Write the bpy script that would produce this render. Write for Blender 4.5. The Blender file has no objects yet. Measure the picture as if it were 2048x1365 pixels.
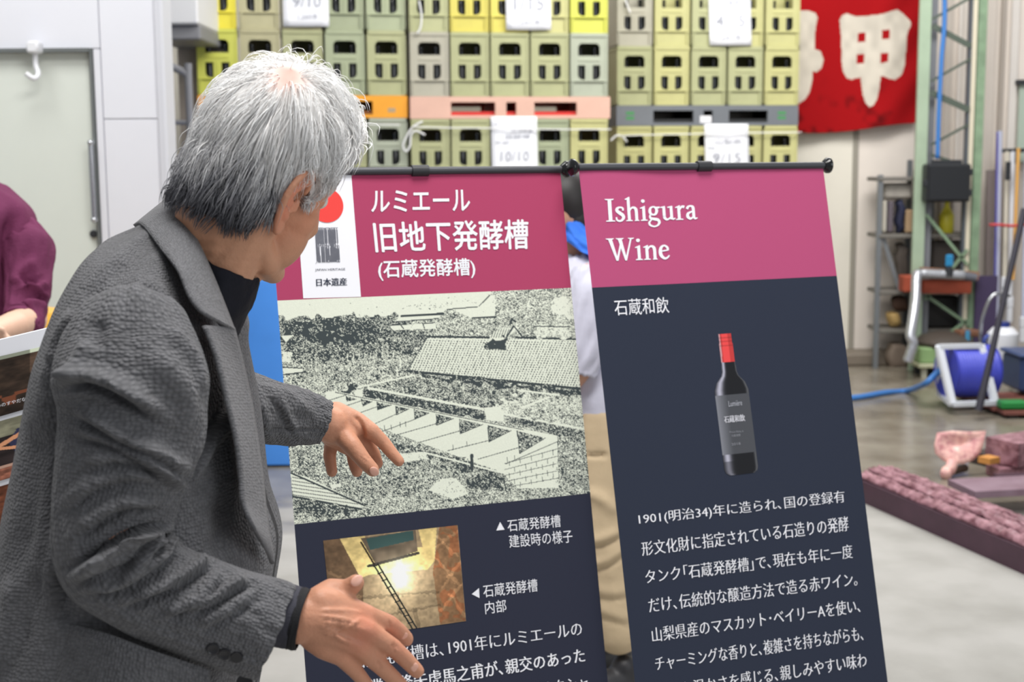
import bpy, bmesh, math, random
import numpy as np
from mathutils import Vector, Matrix
from mathutils.bvhtree import BVHTree

random.seed(7)
RNG = np.random.default_rng(7)
SC = bpy.context.scene
COL = SC.collection

# ------------------------------------------------------------------ camera
F, CX, CY, H = 2673.0, 1024.0, 682.5, 1.55
PITCH, ROLL = math.radians(7.5), math.radians(0.4)
FW = np.array([0, math.cos(PITCH), -math.sin(PITCH)])
_up = np.array([0, math.sin(PITCH), math.cos(PITCH)])
_rt = np.array([1.0, 0, 0])
RT = _rt * math.cos(ROLL) - _up * math.sin(ROLL)
UP = _up * math.cos(ROLL) + _rt * math.sin(ROLL)
EYE = np.array([0, 0, H])
cam = bpy.data.cameras.new('camera')
cam.sensor_width = 36.0
cam.lens = F / 2048 * 36.0
cam.clip_start, cam.clip_end = 0.05, 100
cam.dof.use_dof = True
cam.dof.focus_distance = 2.0
cam.dof.aperture_fstop = 6.3
SC.cycles.diffuse_bounces = 8
SC.cycles.max_bounces = 12
cam_ob = bpy.data.objects.new('camera', cam)
COL.objects.link(cam_ob)
M = Matrix.Identity(4)
for i in range(3):
    M[i][0], M[i][1], M[i][2], M[i][3] = RT[i], UP[i], -FW[i], EYE[i]
cam_ob.matrix_world = M
SC.camera = cam_ob

# ------------------------------------------------------------------ world, lights, exposure
SC.view_settings.view_transform = 'Standard'
SC.view_settings.look = 'None'
SC.view_settings.gamma = 1.0
SC.view_settings.exposure = 0.0
SC.view_settings.use_curve_mapping = False
W = bpy.data.worlds.new('world')
SC.world = W
W.use_nodes = True
W.node_tree.nodes['Background'].inputs[0].default_value = (0.93, 0.96, 1.0, 1)
W.node_tree.nodes['Background'].inputs[1].default_value = 0.33

def area(name, loc, target, size, power, color=(1, 1, 1), sy=None):
    l = bpy.data.lights.new(name, 'AREA')
    l.energy, l.color, l.size = power, color, size
    if sy:
        l.shape, l.size_y = 'RECTANGLE', sy
    o = bpy.data.objects.new(name, l)
    COL.objects.link(o)
    o.location = loc
    d = Vector(target) - Vector(loc)
    o.rotation_euler = d.to_track_quat('-Z', 'Y').to_euler()
    return o

area('hall_lamp', (0.3, 1.7, 4.6), (0.1, 2.1, 0), 2.4, 160, (1, 0.98, 0.95), 1.2)
area('hall_lamp', (-2.0, 3.9, 4.6), (-2.0, 5.6, 1.2), 2.6, 98, (1, 0.99, 0.97), 1.2)
area('hall_lamp', (1.2, 6.4, 4.8), (1.0, 7.6, 0), 3.2, 165, (1, 0.98, 0.94), 1.4)
area('hall_lamp', (2.6, 7.6, 4.8), (2.6, 9.2, 0), 2.6, 135, (1, 0.98, 0.95), 1.2)
area('loading_door_daylight', (3.6, -0.8, 2.6), (0.0, 2.4, 1.0), 3.0, 62, (0.95, 0.98, 1.0), 2.4)

# ------------------------------------------------------------------ helpers
def P(x, y, dep):
    return EYE + dep * (FW + RT * (x - CX) / F - UP * (y - CY) / F)

def proj(p):
    d = np.asarray(p, float) - EYE
    z = d @ FW
    return np.stack([CX + F * (d @ RT) / z, CY - F * (d @ UP) / z], -1)

def on_plane(x, y, z0=0.0):
    d = P(x, y, 1.0) - EYE
    return EYE + d * ((z0 - H) / d[2])

def lin(c):
    c = np.asarray(c, float) / 255.0
    return np.where(c <= 0.04045, c / 12.92, ((c + 0.055) / 1.055) ** 2.4)

def mat(name, rgb, rough=0.6, metal=0.0, var=0.0, scale=8.0, bump=0.0, bscale=60.0, attr=None,
        objcol=False, spec=0.5, stretch=None, sss=0.0, rgb2=None, sheen=0.0):
    m = bpy.data.materials.new(name)
    m.use_nodes = True
    nt = m.node_tree
    b = nt.nodes['Principled BSDF']
    L = nt.links.new
    b.inputs['Roughness'].default_value = rough
    b.inputs['Metallic'].default_value = metal
    b.inputs['Specular IOR Level'].default_value = spec
    if sss:
        b.inputs['Subsurface Weight'].default_value = sss
        b.inputs['Subsurface Radius'].default_value = (0.012, 0.005, 0.003)
        b.inputs['Subsurface Scale'].default_value = 0.5
    if sheen:
        b.inputs['Sheen Weight'].default_value = sheen
    col = None
    if attr:
        a = nt.nodes.new('ShaderNodeAttribute'); a.attribute_name = attr
        col = a.outputs['Color']
    elif objcol:
        a = nt.nodes.new('ShaderNodeObjectInfo'); col = a.outputs['Color']
    c = tuple(lin(rgb)) + (1,) if rgb is not None else (1, 1, 1, 1)
    b.inputs['Base Color'].default_value = c
    tc = nt.nodes.new('ShaderNodeTexCoord')
    vec = tc.outputs['Object']
    if stretch:
        mp = nt.nodes.new('ShaderNodeMapping'); mp.inputs['Scale'].default_value = stretch
        L(vec, mp.inputs['Vector']); vec = mp.outputs['Vector']
    if var:
        n = nt.nodes.new('ShaderNodeTexNoise'); n.inputs['Scale'].default_value = scale
        n.inputs['Detail'].default_value = 6; n.inputs['Roughness'].default_value = 0.65
        L(vec, n.inputs['Vector'])
        if rgb2 is not None:
            r = nt.nodes.new('ShaderNodeValToRGB')
            r.color_ramp.elements[0].position = 0.5 - 0.5 * (1 - var) * 0.5
            r.color_ramp.elements[1].position = 0.5 + 0.5 * (1 - var) * 0.5
            r.color_ramp.elements[0].color = c
            r.color_ramp.elements[1].color = tuple(lin(rgb2)) + (1,)
            L(n.outputs['Fac'], r.inputs['Fac'])
            L(r.outputs['Color'], b.inputs['Base Color'])
            col = None
        else:
            mr = nt.nodes.new('ShaderNodeMapRange')
            mr.inputs['From Min'].default_value = 0.25; mr.inputs['From Max'].default_value = 0.75
            mr.inputs['To Min'].default_value = 1 - var; mr.inputs['To Max'].default_value = 1 + var
            L(n.outputs['Fac'], mr.inputs['Value'])
            mx = nt.nodes.new('ShaderNodeMix'); mx.data_type = 'RGBA'; mx.blend_type = 'MULTIPLY'
            mx.inputs[0].default_value = 1.0
            if col is not None: L(col, mx.inputs[6])
            else: mx.inputs[6].default_value = c
            L(mr.outputs['Result'], mx.inputs[7])
            col = mx.outputs[2]
    if col is not None:
        L(col, b.inputs['Base Color'])
    if bump:
        n2 = nt.nodes.new('ShaderNodeTexNoise'); n2.inputs['Scale'].default_value = bscale
        n2.inputs['Detail'].default_value = 3
        L(vec, n2.inputs['Vector'])
        bp = nt.nodes.new('ShaderNodeBump'); bp.inputs['Strength'].default_value = bump
        bp.inputs['Distance'].default_value = 0.01
        L(n2.outputs['Fac'], bp.inputs['Height'])
        L(bp.outputs['Normal'], b.inputs['Normal'])
    return m

def rootloc(o):
    v = Vector((0, 0, 0))
    while o is not None:
        v += o.location
        o = o.parent
    return v

def tag(o, label=None, cat=None, group=None, kind=None):
    if label: o['label'] = label
    if cat: o['category'] = cat
    if group: o['group'] = group
    if kind: o['kind'] = kind
    return o

def empty(name, loc, label=None, cat=None, group=None, kind=None):
    o = bpy.data.objects.new(name, None)
    COL.objects.link(o)
    o.location = loc
    o.empty_display_size = 0.05
    return tag(o, label, cat, group, kind)

def link_mesh(name, me, m, parent=None, local=False):
    o = bpy.data.objects.new(name, me)
    COL.objects.link(o)
    if m is not None and len(me.materials) == 0:
        me.materials.append(m)
    if parent is not None:
        o.parent = parent
    return o

class MB:
    """collects shapes (world coordinates) and links them as ONE mesh object"""
    def __init__(s):
        s.v, s.f, s.n = [], [], 0
    def add(s, v, f):
        v = np.asarray(v, float).reshape(-1, 3)
        s.v.append(v)
        s.f.extend([[i + s.n for i in q] for q in f])
        s.n += len(v)
        return s
    def box(s, c, size, rz=0.0, rot=None, bev=0.0):
        hx, hy, hz = np.asarray(size, float) / 2
        bev = min(bev, hx * .9, hy * .9, hz * .9)
        if bev <= 0:
            v = np.array([[x, y, z] for z in (-hz, hz) for y in (-hy, hy) for x in (-hx, hx)])
            f = [[0, 2, 3, 1], [4, 5, 7, 6], [0, 1, 5, 4], [2, 6, 7, 3], [0, 4, 6, 2], [1, 3, 7, 5]]
        else:
            v = []
            for z in (-1, 1):
                for y in (-1, 1):
                    for x in (-1, 1):
                        v += [[x * hx, y * (hy - bev), z * (hz - bev)], [x * (hx - bev), y * hy, z * (hz - bev)],
                              [x * (hx - bev), y * (hy - bev), z * hz]]
            v = np.array(v)
            bm = bmesh.new()
            for q in v: bm.verts.new(q)
            r = bmesh.ops.convex_hull(bm, input=bm.verts[:])
            bm.verts.index_update()
            f = [[w.index for w in q.verts] for q in bm.faces]
            v = np.array([w.co[:] for w in bm.verts])
            bm.free()
        if rot is not None:
            v = v @ np.array(rot).T
        if rz:
            c_, s_ = math.cos(rz), math.sin(rz)
            v = v @ np.array([[c_, s_, 0], [-s_, c_, 0], [0, 0, 1]])
        return s.add(v + np.asarray(c, float), f)
    def bar(s, a, b, w, h=None, up=(0, 0, 1)):
        """rectangular bar from a to b"""
        a, b = np.asarray(a, float), np.asarray(b, float)
        d = b - a; L = np.linalg.norm(d); d /= L
        u = np.asarray(up, float)
        if abs(u @ d) > .95: u = np.array([0, 1.0, 0])
        x = np.cross(d, u); x /= np.linalg.norm(x)
        z = np.cross(x, d)
        return s.box((a + b) / 2, (w, L, h or w), rot=np.stack([x, d, z], 1))
    def tube(s, pts, r, n=10, cap=True):
        pts = np.asarray(pts, float)
        k = len(pts)
        r = np.broadcast_to(np.asarray(r, float), (k,))
        t = np.gradient(pts, axis=0)
        t /= np.linalg.norm(t, axis=1)[:, None] + 1e-12
        ref = np.array([0, 0, 1.0]) if abs(t[0][2]) < .9 else np.array([1.0, 0, 0])
        V = []
        x = np.cross(t[0], ref); x /= np.linalg.norm(x)
        for i in range(k):
            x = x - (x @ t[i]) * t[i]; x /= np.linalg.norm(x)
            y = np.cross(t[i], x)
            a = np.arange(n) * 2 * math.pi / n
            V.append(pts[i] + r[i] * (np.cos(a)[:, None] * x + np.sin(a)[:, None] * y))
        V = np.concatenate(V)
        f = [[i * n + j, i * n + (j + 1) % n, (i + 1) * n + (j + 1) % n, (i + 1) * n + j] for i in range(k - 1) for j in range(n)]
        if cap:
            f += [list(range(n))[::-1], [(k - 1) * n + j for j in range(n)]]
        return s.add(V, f)
    def lathe(s, prof, base, axis=(0, 0, 1), n=24):
        """prof = [(radius, height)]"""
        ax = np.asarray(axis, float); ax /= np.linalg.norm(ax)
        ref = np.array([1.0, 0, 0]) if abs(ax[0]) < .9 else np.array([0, 1.0, 0])
        x = np.cross(ax, ref); x /= np.linalg.norm(x); y = np.cross(ax, x)
        a = np.arange(n) * 2 * math.pi / n
        V = [np.asarray(base, float) + ax * h + max(r, 1e-5) * (np.cos(a)[:, None] * x + np.sin(a)[:, None] * y) for r, h in prof]
        k = len(V)
        f = [[i * n + j, i * n + (j + 1) % n, (i + 1) * n + (j + 1) % n, (i + 1) * n + j] for i in range(k - 1) for j in range(n)]
        f += [list(range(n))[::-1], [(k - 1) * n + j for j in range(n)]]
        return s.add(np.concatenate(V), f)
    def ell(s, c, r, rot=None, n=18, m=12):
        th = np.linspace(0, math.pi, m + 1)[1:-1]
        a = np.arange(n) * 2 * math.pi / n
        V = np.concatenate([[[0, 0, 1.0]], np.stack([np.outer(np.sin(th), np.cos(a)), np.outer(np.sin(th), np.sin(a)), np.outer(np.cos(th), np.ones(n))], -1).reshape(-1, 3), [[0, 0, -1.0]]])
        f = [[0, 1 + j, 1 + (j + 1) % n] for j in range(n)]
        for i in range(m - 2):
            f += [[1 + i * n + j, 1 + (i + 1) * n + j, 1 + (i + 1) * n + (j + 1) % n, 1 + i * n + (j + 1) % n] for j in range(n)]
        q = 1 + (m - 2) * n; e = len(V) - 1
        f += [[q + j, e, q + (j + 1) % n] for j in range(n)]
        V = V * np.asarray(r, float)
        if rot is not None: V = V @ np.array(rot).T
        return s.add(V + np.asarray(c, float), f)
    def chain(s, pts, dens=3.0):
        """pts = [(xyz, r)]: spheres strung densely along the path (for voxel union)"""
        for (a, ra), (b, rb) in zip(pts[:-1], pts[1:]):
            a, b = np.asarray(a, float), np.asarray(b, float)
            n = max(1, int(np.linalg.norm(b - a) / (min(ra, rb) / dens)))
            for i in range(n + 1):
                t = i / n
                s.ell(a * (1 - t) + b * t, [ra * (1 - t) + rb * t] * 3, n=12, m=8)
        return s
    def grid(s, X):
        """X = (rows, cols, 3)"""
        r, c = X.shape[:2]
        idx = np.arange(r * c).reshape(r, c)
        f = np.stack([idx[:-1, :-1], idx[1:, :-1], idx[1:, 1:], idx[:-1, 1:]], -1).reshape(-1, 4)
        return s.add(X.reshape(-1, 3), f.tolist())
    def mesh(s, name, off=(0, 0, 0)):
        me = bpy.data.meshes.new(name)
        V = np.concatenate(s.v) - np.asarray(off, float)
        me.from_pydata(V.tolist(), [], s.f)
        me.update()
        return me
    def build(s, name, m, parent=None, smooth=False, local=False, **kw):
        off = (0, 0, 0) if (parent is None or local) else rootloc(parent)
        org = None
        if parent is None and not local:
            V = np.concatenate(s.v)
            org = Vector(((V[:, 0].min() + V[:, 0].max()) / 2, (V[:, 1].min() + V[:, 1].max()) / 2, V[:, 2].min()))
            off = org
        me = s.mesh(name, off)
        o = link_mesh(name, me, m, parent)
        if org is not None: o.location = org
        if smooth == 'auto':
            me.shade_smooth()
            me.set_sharp_from_angle(angle=math.radians(40))
        elif smooth:
            me.shade_smooth()
        return tag(o, **kw)

def eval_mesh(o, name):
    dg = bpy.context.evaluated_depsgraph_get()
    me = bpy.data.meshes.new_from_object(o.evaluated_get(dg))
    me.name = name
    return me

def plate(outer, holes, th):
    """flat plate with holes: returns verts (x, y, z in +-th/2), faces"""
    cu = bpy.data.curves.new('plate', 'CURVE')
    cu.dimensions = '2D'; cu.fill_mode = 'BOTH'; cu.extrude = th / 2
    for pl in [outer] + holes:
        sp = cu.splines.new('POLY'); sp.points.add(len(pl) - 1)
        for p, q in zip(sp.points, pl): p.co = (q[0], q[1], 0, 1)
        sp.use_cyclic_u = True
    o = bpy.data.objects.new('plate', cu); COL.objects.link(o)
    me = eval_mesh(o, 'plate')
    v = np.array([q.co[:] for q in me.vertices]); f = [list(q.vertices) for q in me.polygons]
    bpy.data.objects.remove(o); bpy.data.curves.remove(cu); bpy.data.meshes.remove(me)
    return v, f

_txt = {}
def text2d(s, offset=0.0):
    """glyph outlines filled; bounding box normalised to the unit square (y up)"""
    if (s, offset) in _txt: return _txt[(s, offset)]
    cu = bpy.data.curves.new('text', 'FONT')
    cu.body = s; cu.size = 1.0; cu.resolution_u = 2; cu.offset = offset; cu.fill_mode = 'FRONT'
    o = bpy.data.objects.new('text', cu); COL.objects.link(o)
    me = eval_mesh(o, 'text')
    v = np.array([q.co[:2] for q in me.vertices]).reshape(-1, 2); f = [list(q.vertices) for q in me.polygons]
    bpy.data.objects.remove(o); bpy.data.curves.remove(cu); bpy.data.meshes.remove(me)
    lo, hi = v.min(0), v.max(0)
    v = (v - lo) / (hi - lo)
    _txt[(s, offset)] = (v, f)
    return v, f

def srgrid_mesh(name, X, rgb, m, parent=None):
    """grid X(rows, cols, 3) with a colour (sRGB 0..255) per vertex"""
    r, c = X.shape[:2]
    off = np.array(rootloc(parent)) if parent is not None else np.zeros(3)
    me = bpy.data.meshes.new(name)
    idx = np.arange(r * c).reshape(r, c)
    f = np.stack([idx[:-1, :-1], idx[1:, :-1], idx[1:, 1:], idx[:-1, 1:]], -1).reshape(-1, 4)
    me.vertices.add(r * c); me.vertices.foreach_set('co', (X.reshape(-1, 3) - off).ravel())
    me.loops.add(f.size); me.loops.foreach_set('vertex_index', f.ravel().astype(np.int32))
    me.polygons.add(len(f)); me.polygons.foreach_set('loop_start', (np.arange(len(f)) * 4).astype(np.int32))
    me.update(calc_edges=True)
    a = me.color_attributes.new('Col', 'FLOAT_COLOR', 'POINT')
    C4 = np.concatenate([lin(np.clip(rgb.reshape(-1, 3), 0, 255)), np.ones((r * c, 1))], 1)
    a.data.foreach_set('color', C4.ravel())
    me.shade_smooth()
    return link_mesh(name, me, m, parent)

def vnoise(x, y, seed=0):
    """smooth value noise 0..1 on arrays"""
    r = np.random.default_rng(seed).random((64, 64))
    xi, yi = np.floor(x).astype(int), np.floor(y).astype(int)
    fx, fy = x - xi, y - yi
    fx, fy = fx * fx * (3 - 2 * fx), fy * fy * (3 - 2 * fy)
    g = lambda i, j: r[(yi + j) % 64, (xi + i) % 64]
    return (g(0, 0) * (1 - fx) + g(1, 0) * fx) * (1 - fy) + (g(0, 1) * (1 - fx) + g(1, 1) * fx) * fy

def inpoly(X, Y, pl):
    pl = np.asarray(pl, float)
    ins = np.zeros(X.shape, bool)
    for (x0, y0), (x1, y1) in zip(pl, np.roll(pl, -1, 0)):
        if y0 == y1: continue
        c = ((y0 > Y) != (y1 > Y)) & (X < (x1 - x0) * (Y - y0) / (y1 - y0) + x0)
        ins ^= c
    return ins

def dline(X, Y, pts):
    d = np.full(X.shape, 1e9)
    for (x0, y0), (x1, y1) in zip(pts[:-1], pts[1:]):
        L = (x1 - x0) ** 2 + (y1 - y0) ** 2 + 1e-9
        t = np.clip(((X - x0) * (x1 - x0) + (Y - y0) * (y1 - y0)) / L, 0, 1)
        d = np.minimum(d, np.hypot(X - x0 - t * (x1 - x0), Y - y0 - t * (y1 - y0)))
    return d

def spline(pts, n):
    """Catmull-Rom through rows of pts"""
    p = np.asarray(pts, float)
    p = np.concatenate([[2 * p[0] - p[1]], p, [2 * p[-1] - p[-2]]])
    out = []
    k = len(p) - 3
    for i in range(k):
        t = np.linspace(0, 1, n, endpoint=(i == k - 1))[:, None]
        a, b, c, d = p[i:i + 4]
        out.append(.5 * (2 * b + (c - a) * t + (2 * a - 5 * b + 4 * c - d) * t ** 2 + (3 * b - a - 3 * c + d) * t ** 3))
    return np.concatenate(out)
# ------------------------------------------------------------------ the setting
def on_y(x, y, Y):
    d = P(x, y, 1.0) - EYE
    return EYE + d * (Y / d[1])

BA = math.radians(0.0)
BDIR = np.array([math.cos(BA), math.sin(BA), 0]); BN = np.array([math.sin(BA), -math.cos(BA), 0])  # normal towards camera
B0 = np.array([2.6, 10.5, 0])
def on_back(x, y, off=0.0):
    d = P(x, y, 1.0) - EYE
    return EYE + d * (((B0 + BN * off - EYE) @ BN) / (d @ BN))
def back(s, off, z):
    return B0 + BDIR * s + BN * off + np.array([0, 0, z])
def back_s(x, y, off=0.0):
    return (on_back(x, y, off) - B0) @ BDIR

# floor: dry concrete near, wet and brown towards the back wall
fm = bpy.data.materials.new('wet_concrete'); fm.use_nodes = True
nt = fm.node_tree; L = nt.links.new; bs = nt.nodes['Principled BSDF']
tc = nt.nodes.new('ShaderNodeTexCoord')
mp = nt.nodes.new('ShaderNodeMapping'); mp.inputs['Scale'].default_value = (0.55, 1.5, 1)
L(tc.outputs['Object'], mp.inputs['Vector'])
n1 = nt.nodes.new('ShaderNodeTexNoise'); n1.inputs['Scale'].default_value = 1.6; n1.inputs['Detail'].default_value = 5
L(mp.outputs['Vector'], n1.inputs['Vector'])
sx = nt.nodes.new('ShaderNodeSeparateXYZ'); L(tc.outputs['Object'], sx.inputs[0])
mr = nt.nodes.new('ShaderNodeMapRange'); mr.inputs['From Min'].default_value = 4.6; mr.inputs['From Max'].default_value = 6.7
mr.inputs['To Min'].default_value = -0.45; mr.inputs['To Max'].default_value = 0.42
L(sx.outputs['Y'], mr.inputs['Value'])
ad = nt.nodes.new('ShaderNodeMath'); ad.operation = 'ADD'
L(mr.outputs[0], ad.inputs[0]); L(n1.outputs['Fac'], ad.inputs[1])
rp = nt.nodes.new('ShaderNodeValToRGB')
rp.color_ramp.elements[0].position = 0.52; rp.color_ramp.elements[0].color = (0, 0, 0, 1)
rp.color_ramp.elements[1].position = 0.66; rp.color_ramp.elements[1].color = (1, 1, 1, 1)
L(ad.outputs[0], rp.inputs['Fac'])
n2 = nt.nodes.new('ShaderNodeTexNoise'); n2.inputs['Scale'].default_value = 3.0; n2.inputs['Detail'].default_value = 8
L(tc.outputs['Object'], n2.inputs['Vector'])
r2 = nt.nodes.new('ShaderNodeValToRGB')
r2.color_ramp.elements[0].position = 0.3; r2.color_ramp.elements[0].color = tuple(lin((150, 148, 143))) + (1,)
r2.color_ramp.elements[1].position = 0.62; r2.color_ramp.elements[1].color = tuple(lin((172, 170, 166))) + (1,)
L(n2.outputs['Fac'], r2.inputs['Fac'])
r3 = nt.nodes.new('ShaderNodeValToRGB')
r3.color_ramp.elements[0].position = 0.35; r3.color_ramp.elements[0].color = tuple(lin((112, 104, 92))) + (1,)
r3.color_ramp.elements[1].position = 0.7; r3.color_ramp.elements[1].color = tuple(lin((150, 143, 130))) + (1,)
L(n2.outputs['Fac'], r3.inputs['Fac'])
mx = nt.nodes.new('ShaderNodeMix'); mx.data_type = 'RGBA'
L(rp.outputs['Color'], mx.inputs[0]); L(r2.outputs['Color'], mx.inputs[6]); L(r3.outputs['Color'], mx.inputs[7])
L(mx.outputs[2], bs.inputs['Base Color'])
m2 = nt.nodes.new('ShaderNodeMapRange'); m2.inputs['To Min'].default_value = 0.7; m2.inputs['To Max'].default_value = 0.22
L(rp.outputs['Color'], m2.inputs['Value']); L(m2.outputs[0], bs.inputs['Roughness'])
n4 = nt.nodes.new('ShaderNodeTexNoise'); n4.inputs['Scale'].default_value = 25
L(tc.outputs['Object'], n4.inputs['Vector'])
bp = nt.nodes.new('ShaderNodeBump'); bp.inputs['Strength'].default_value = 0.12; bp.inputs['Distance'].default_value = 0.01
L(n4.outputs['Fac'], bp.inputs['Height']); L(bp.outputs['Normal'], bs.inputs['Normal'])
fl = MB(); fl.box((0, 5.0, -0.05), (14, 16, 0.1))
flo = fl.mesh('floor'); flo = link_mesh('floor', flo, fm); tag(flo, kind='structure', label='concrete floor, pale and dry in front, wet and brown towards the back wall')

WHITE = mat('white_wall_panel', (222, 223, 230), 0.5, var=0.02, scale=2)
DOORC = mat('grey_green_door', (214, 219, 211), 0.35, var=0.02, scale=3)
CREAM = mat('cream_wall', (224, 219, 207), 0.6, var=0.06, scale=1.5, bump=0.1, bscale=9)
CREAM2 = mat('pinkish_cream_wall', (226, 217, 208), 0.6, var=0.07, scale=1.2)
SEAM = mat('wall_seam', (128, 122, 110), 0.7, var=0.2, scale=5)
STEEL = mat('steel', (150, 152, 155), 0.35, 0.85)
CHROME = mat('chrome', (190, 192, 196), 0.18, 0.95)
DARKM = mat('dark_metal', (52, 54, 58), 0.5, 0.3)
BLACKM = mat('black_plastic', (34, 36, 40), 0.45)
GREYBEAM = mat('grey_beam', (132, 132, 136), 0.5)
BROWNW = mat('shaded_brown_wall', (150, 140, 130), 0.7, var=0.05)  # brown wall, its colour darkened for the shade below the beam

YW = 5.8
# white partition at the left, its panels, its door
wl = empty('wall_left', on_y(160, 330, YW) * [1, 1, 0], kind='structure', label='white panelled partition wall on the left')
xr_ = on_y(335, 330, YW)[0]; xd = on_y(191, 330, YW)[0]; xl_ = -4.6
zd = on_y(120, 98, YW)[2]; zj = on_y(262, 238, YW)[2]
xj = on_y(205, 200, YW)[0]
g = 0.0035
def wallpanel(x0, x1, z0, z1):
    MB().box(((x0 + x1) / 2, YW + 0.03, (z0 + z1) / 2), (x1 - x0 - g, 0.06, z1 - z0 - g), bev=0.002).build('wall_panel', WHITE, wl)
wallpanel(xl_, xj, zd, 3.6)
wallpanel(xd + .010, xj, 0, zd)
wallpanel(xj, xr_ - 0.03, zj, 3.6)
wallpanel(xj, xr_ - 0.03, 0, zj)
wallpanel(xl_, -3.35, 0, zd)
MB().box(((xl_ + xr_) / 2, YW + 0.075, 1.8), (xr_ - xl_, 0.02, 3.6)).build('backing', mat('joint_grey', (186, 187, 194), 0.6), wl)
MB().box((xr_ - 0.012, YW + 0.06, 1.8), (0.04, 0.16, 3.6), bev=0.008).build('corner_post', mat('pale_grey_trim', (205, 206, 213), 0.45), wl)
d1 = empty('door_1', (on_y(95, 330, YW)[0], YW, 0), kind='structure', label='grey green sliding door in the white partition wall')
xa = -3.33
MB().box(((xa + xd) / 2 - .006, YW + 0.045, zd / 2), (xd - xa - 0.016, 0.04, zd - 0.02), bev=0.004).build('door_leaf', DOORC, d1)
fr = MB()
fr.box((xd + 0.003, YW + 0.015, zd / 2), (0.012, 0.05, zd)); fr.box(((xa + xd) / 2, YW + 0.01, zd - 0.006), (xd - xa, 0.07, 0.016))
fr.build('door_frame', mat('door_frame_grey', (120, 124, 124), 0.4, 0.4), d1)
ha, hb = on_y(181, 286, YW - 0.03), on_y(188, 440, YW - 0.03)
hd = MB(); hd.tube([ha, hb], 0.011, 12)
for q in (ha, hb):
    hd.tube([q + [0, 0, 0], q + [0, 0.06, 0]], 0.010, 10)
    hd.ell(q, (0.014, 0.014, 0.014))
hd.build('door_handle', CHROME, d1, smooth='auto')
lk = on_y(188, 468, YW + 0.02)
MB().lathe([(0.0, -.002), (0.016, 0), (0.016, 0.012), (0.0, 0.014)], lk, (0, -1, 0), 16).build('lock', DARKM, d1, smooth='auto')
# white hook that hangs in front of the door from its head
hk = MB(); q = on_y(70, 100, YW - 0.05)
hk.box(q + [0, 0, 0.01], (0.05, 0.08, 0.05), bev=0.008)
hk.tube(spline([q, q + [0.0, 0, -0.06], q + [0.012, -0.01, -0.10], q + [0.0, -0.03, -0.12], q + [-.03, -.04, -.10]], 6), 0.011, 10)
hk.build('wall_hook', mat('white_plastic', (225, 226, 230), 0.4), None, smooth='auto', label='small white hook hanging in front of the grey green door', cat='hook')

# back wall
wb = empty('wall_back', B0, kind='structure', label='cream panelled back wall of the hall')
def backslab(s0, s1, z0, z1, off, m, name, th=0.05, bev=0.004):
    c = back((s0 + s1) / 2, off - th / 2, (z0 + z1) / 2)
    MB().box(c, (s1 - s0, th, z1 - z0), rz=BA, bev=bev).build(name, m, wb)
s_edges = [-6.0] + [back_s(x, 400) for x in (1400, 1706, 1858, 1990)] + [4.6]
for i, (a, b) in enumerate(zip(s_edges[:-1], s_edges[1:])):
    backslab(a + .008, b - .008, 0, 4.4, 0.0, CREAM if i < 2 else CREAM2, 'wall_panel')
backslab(-6.05, 4.7, 0, 4.45, -0.045, SEAM, 'backing')
for x in (1706,):
    s = back_s(x, 500); backslab(s - .022, s + .022, 0, 4.4, 0.012, mat('seam_cover', (150, 145, 134), 0.6), 'seam_cover')
for x, w, rgb in ((1892, .05, (212, 202, 192)), (1914, .03, (232, 224, 216)), (1975, .07, (218, 208, 198)), (1999, .035, (176, 166, 156)), (2022, .06, (222, 216, 210))):
    s = back_s(x, 200); backslab(s - w / 2, s + w / 2, 0, 4.4, 0.035, mat('rib_paint', rgb, 0.6, var=.05, scale=2), 'wall_rib')
# curb at the foot of the back wall
MB().box(back(1.6, 0.17, 0.045), (4.0, 0.32, 0.09), rz=BA, bev=.01).build('baseboard_back', mat('wet_curb', (122, 112, 100), 0.5, var=.15, scale=4), None, kind='structure', label='low wet concrete curb at the foot of the back wall')
w1 = empty('window_1', on_back(2060, 400, 0.03), kind='structure', label='green tinted window at the right end of the back wall')
a, b = on_back(2038, 165, .03), on_back(2038, 325, .03)
sw = back_s(2036, 200, .03)
MB().box(back(sw + .3, 0.045, (a[2] + b[2]) / 2), (0.6, 0.02, a[2] - b[2]), rz=BA).build('pane', mat('window_glass', (176, 190, 176), 0.12), w1)
MB().box(back(sw + .3, 0.06, a[2]), (0.66, 0.06, 0.035), rz=BA).build('window_frame', DARKM, w1)
# alcove left of the crates: soffit, beam, brown wall, handrail
tb = empty('trim_1', on_y(362, 330, 8.2) * [1, 1, 0], kind='structure', label='brown recess with a white soffit and a grey beam left of the crates')
xa, xb = on_y(300, 100, 8.2)[0], on_y(398, 100, 8.2)[0]
z1, z2, z3 = on_y(360, 33, 8.2)[2], on_y(360, 48, 8.2)[2], on_y(360, 78, 8.2)[2]
MB().box(((xa + xb) / 2, 8.6, (3.6 + z2) / 2), (xb - xa, .8, 3.6 - z2), bev=.01).build('soffit', mat('soffit_white', (226, 226, 228), .5), tb)
MB().box(((xa + xb) / 2, 8.62, (z2 + z3) / 2), (xb - xa, .74, z2 - z3), bev=.01).build('beam', GREYBEAM, tb)
MB().box(((xa + xb) / 2, 8.9, z3 / 2), (xb - xa, .06, z3)).build('recess_wall', BROWNW, tb)
hr = MB()
p0, p1, p2, p3 = on_y(330, 128, 7.8), on_y(352, 137, 7.8), on_y(375, 152, 7.8), on_y(378, 190, 7.8)
hr.tube(spline([p0, p1, p2, p3, p3 * [1, 1, 0]], 8), 0.022, 12)
hr.tube([on_y(340, 170, 7.8), on_y(340, 170, 7.8) * [1, 1, 0]], 0.018, 10)
hr.tube([on_y(340, 245, 7.8), on_y(378, 245, 7.8)], 0.014, 8)
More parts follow.
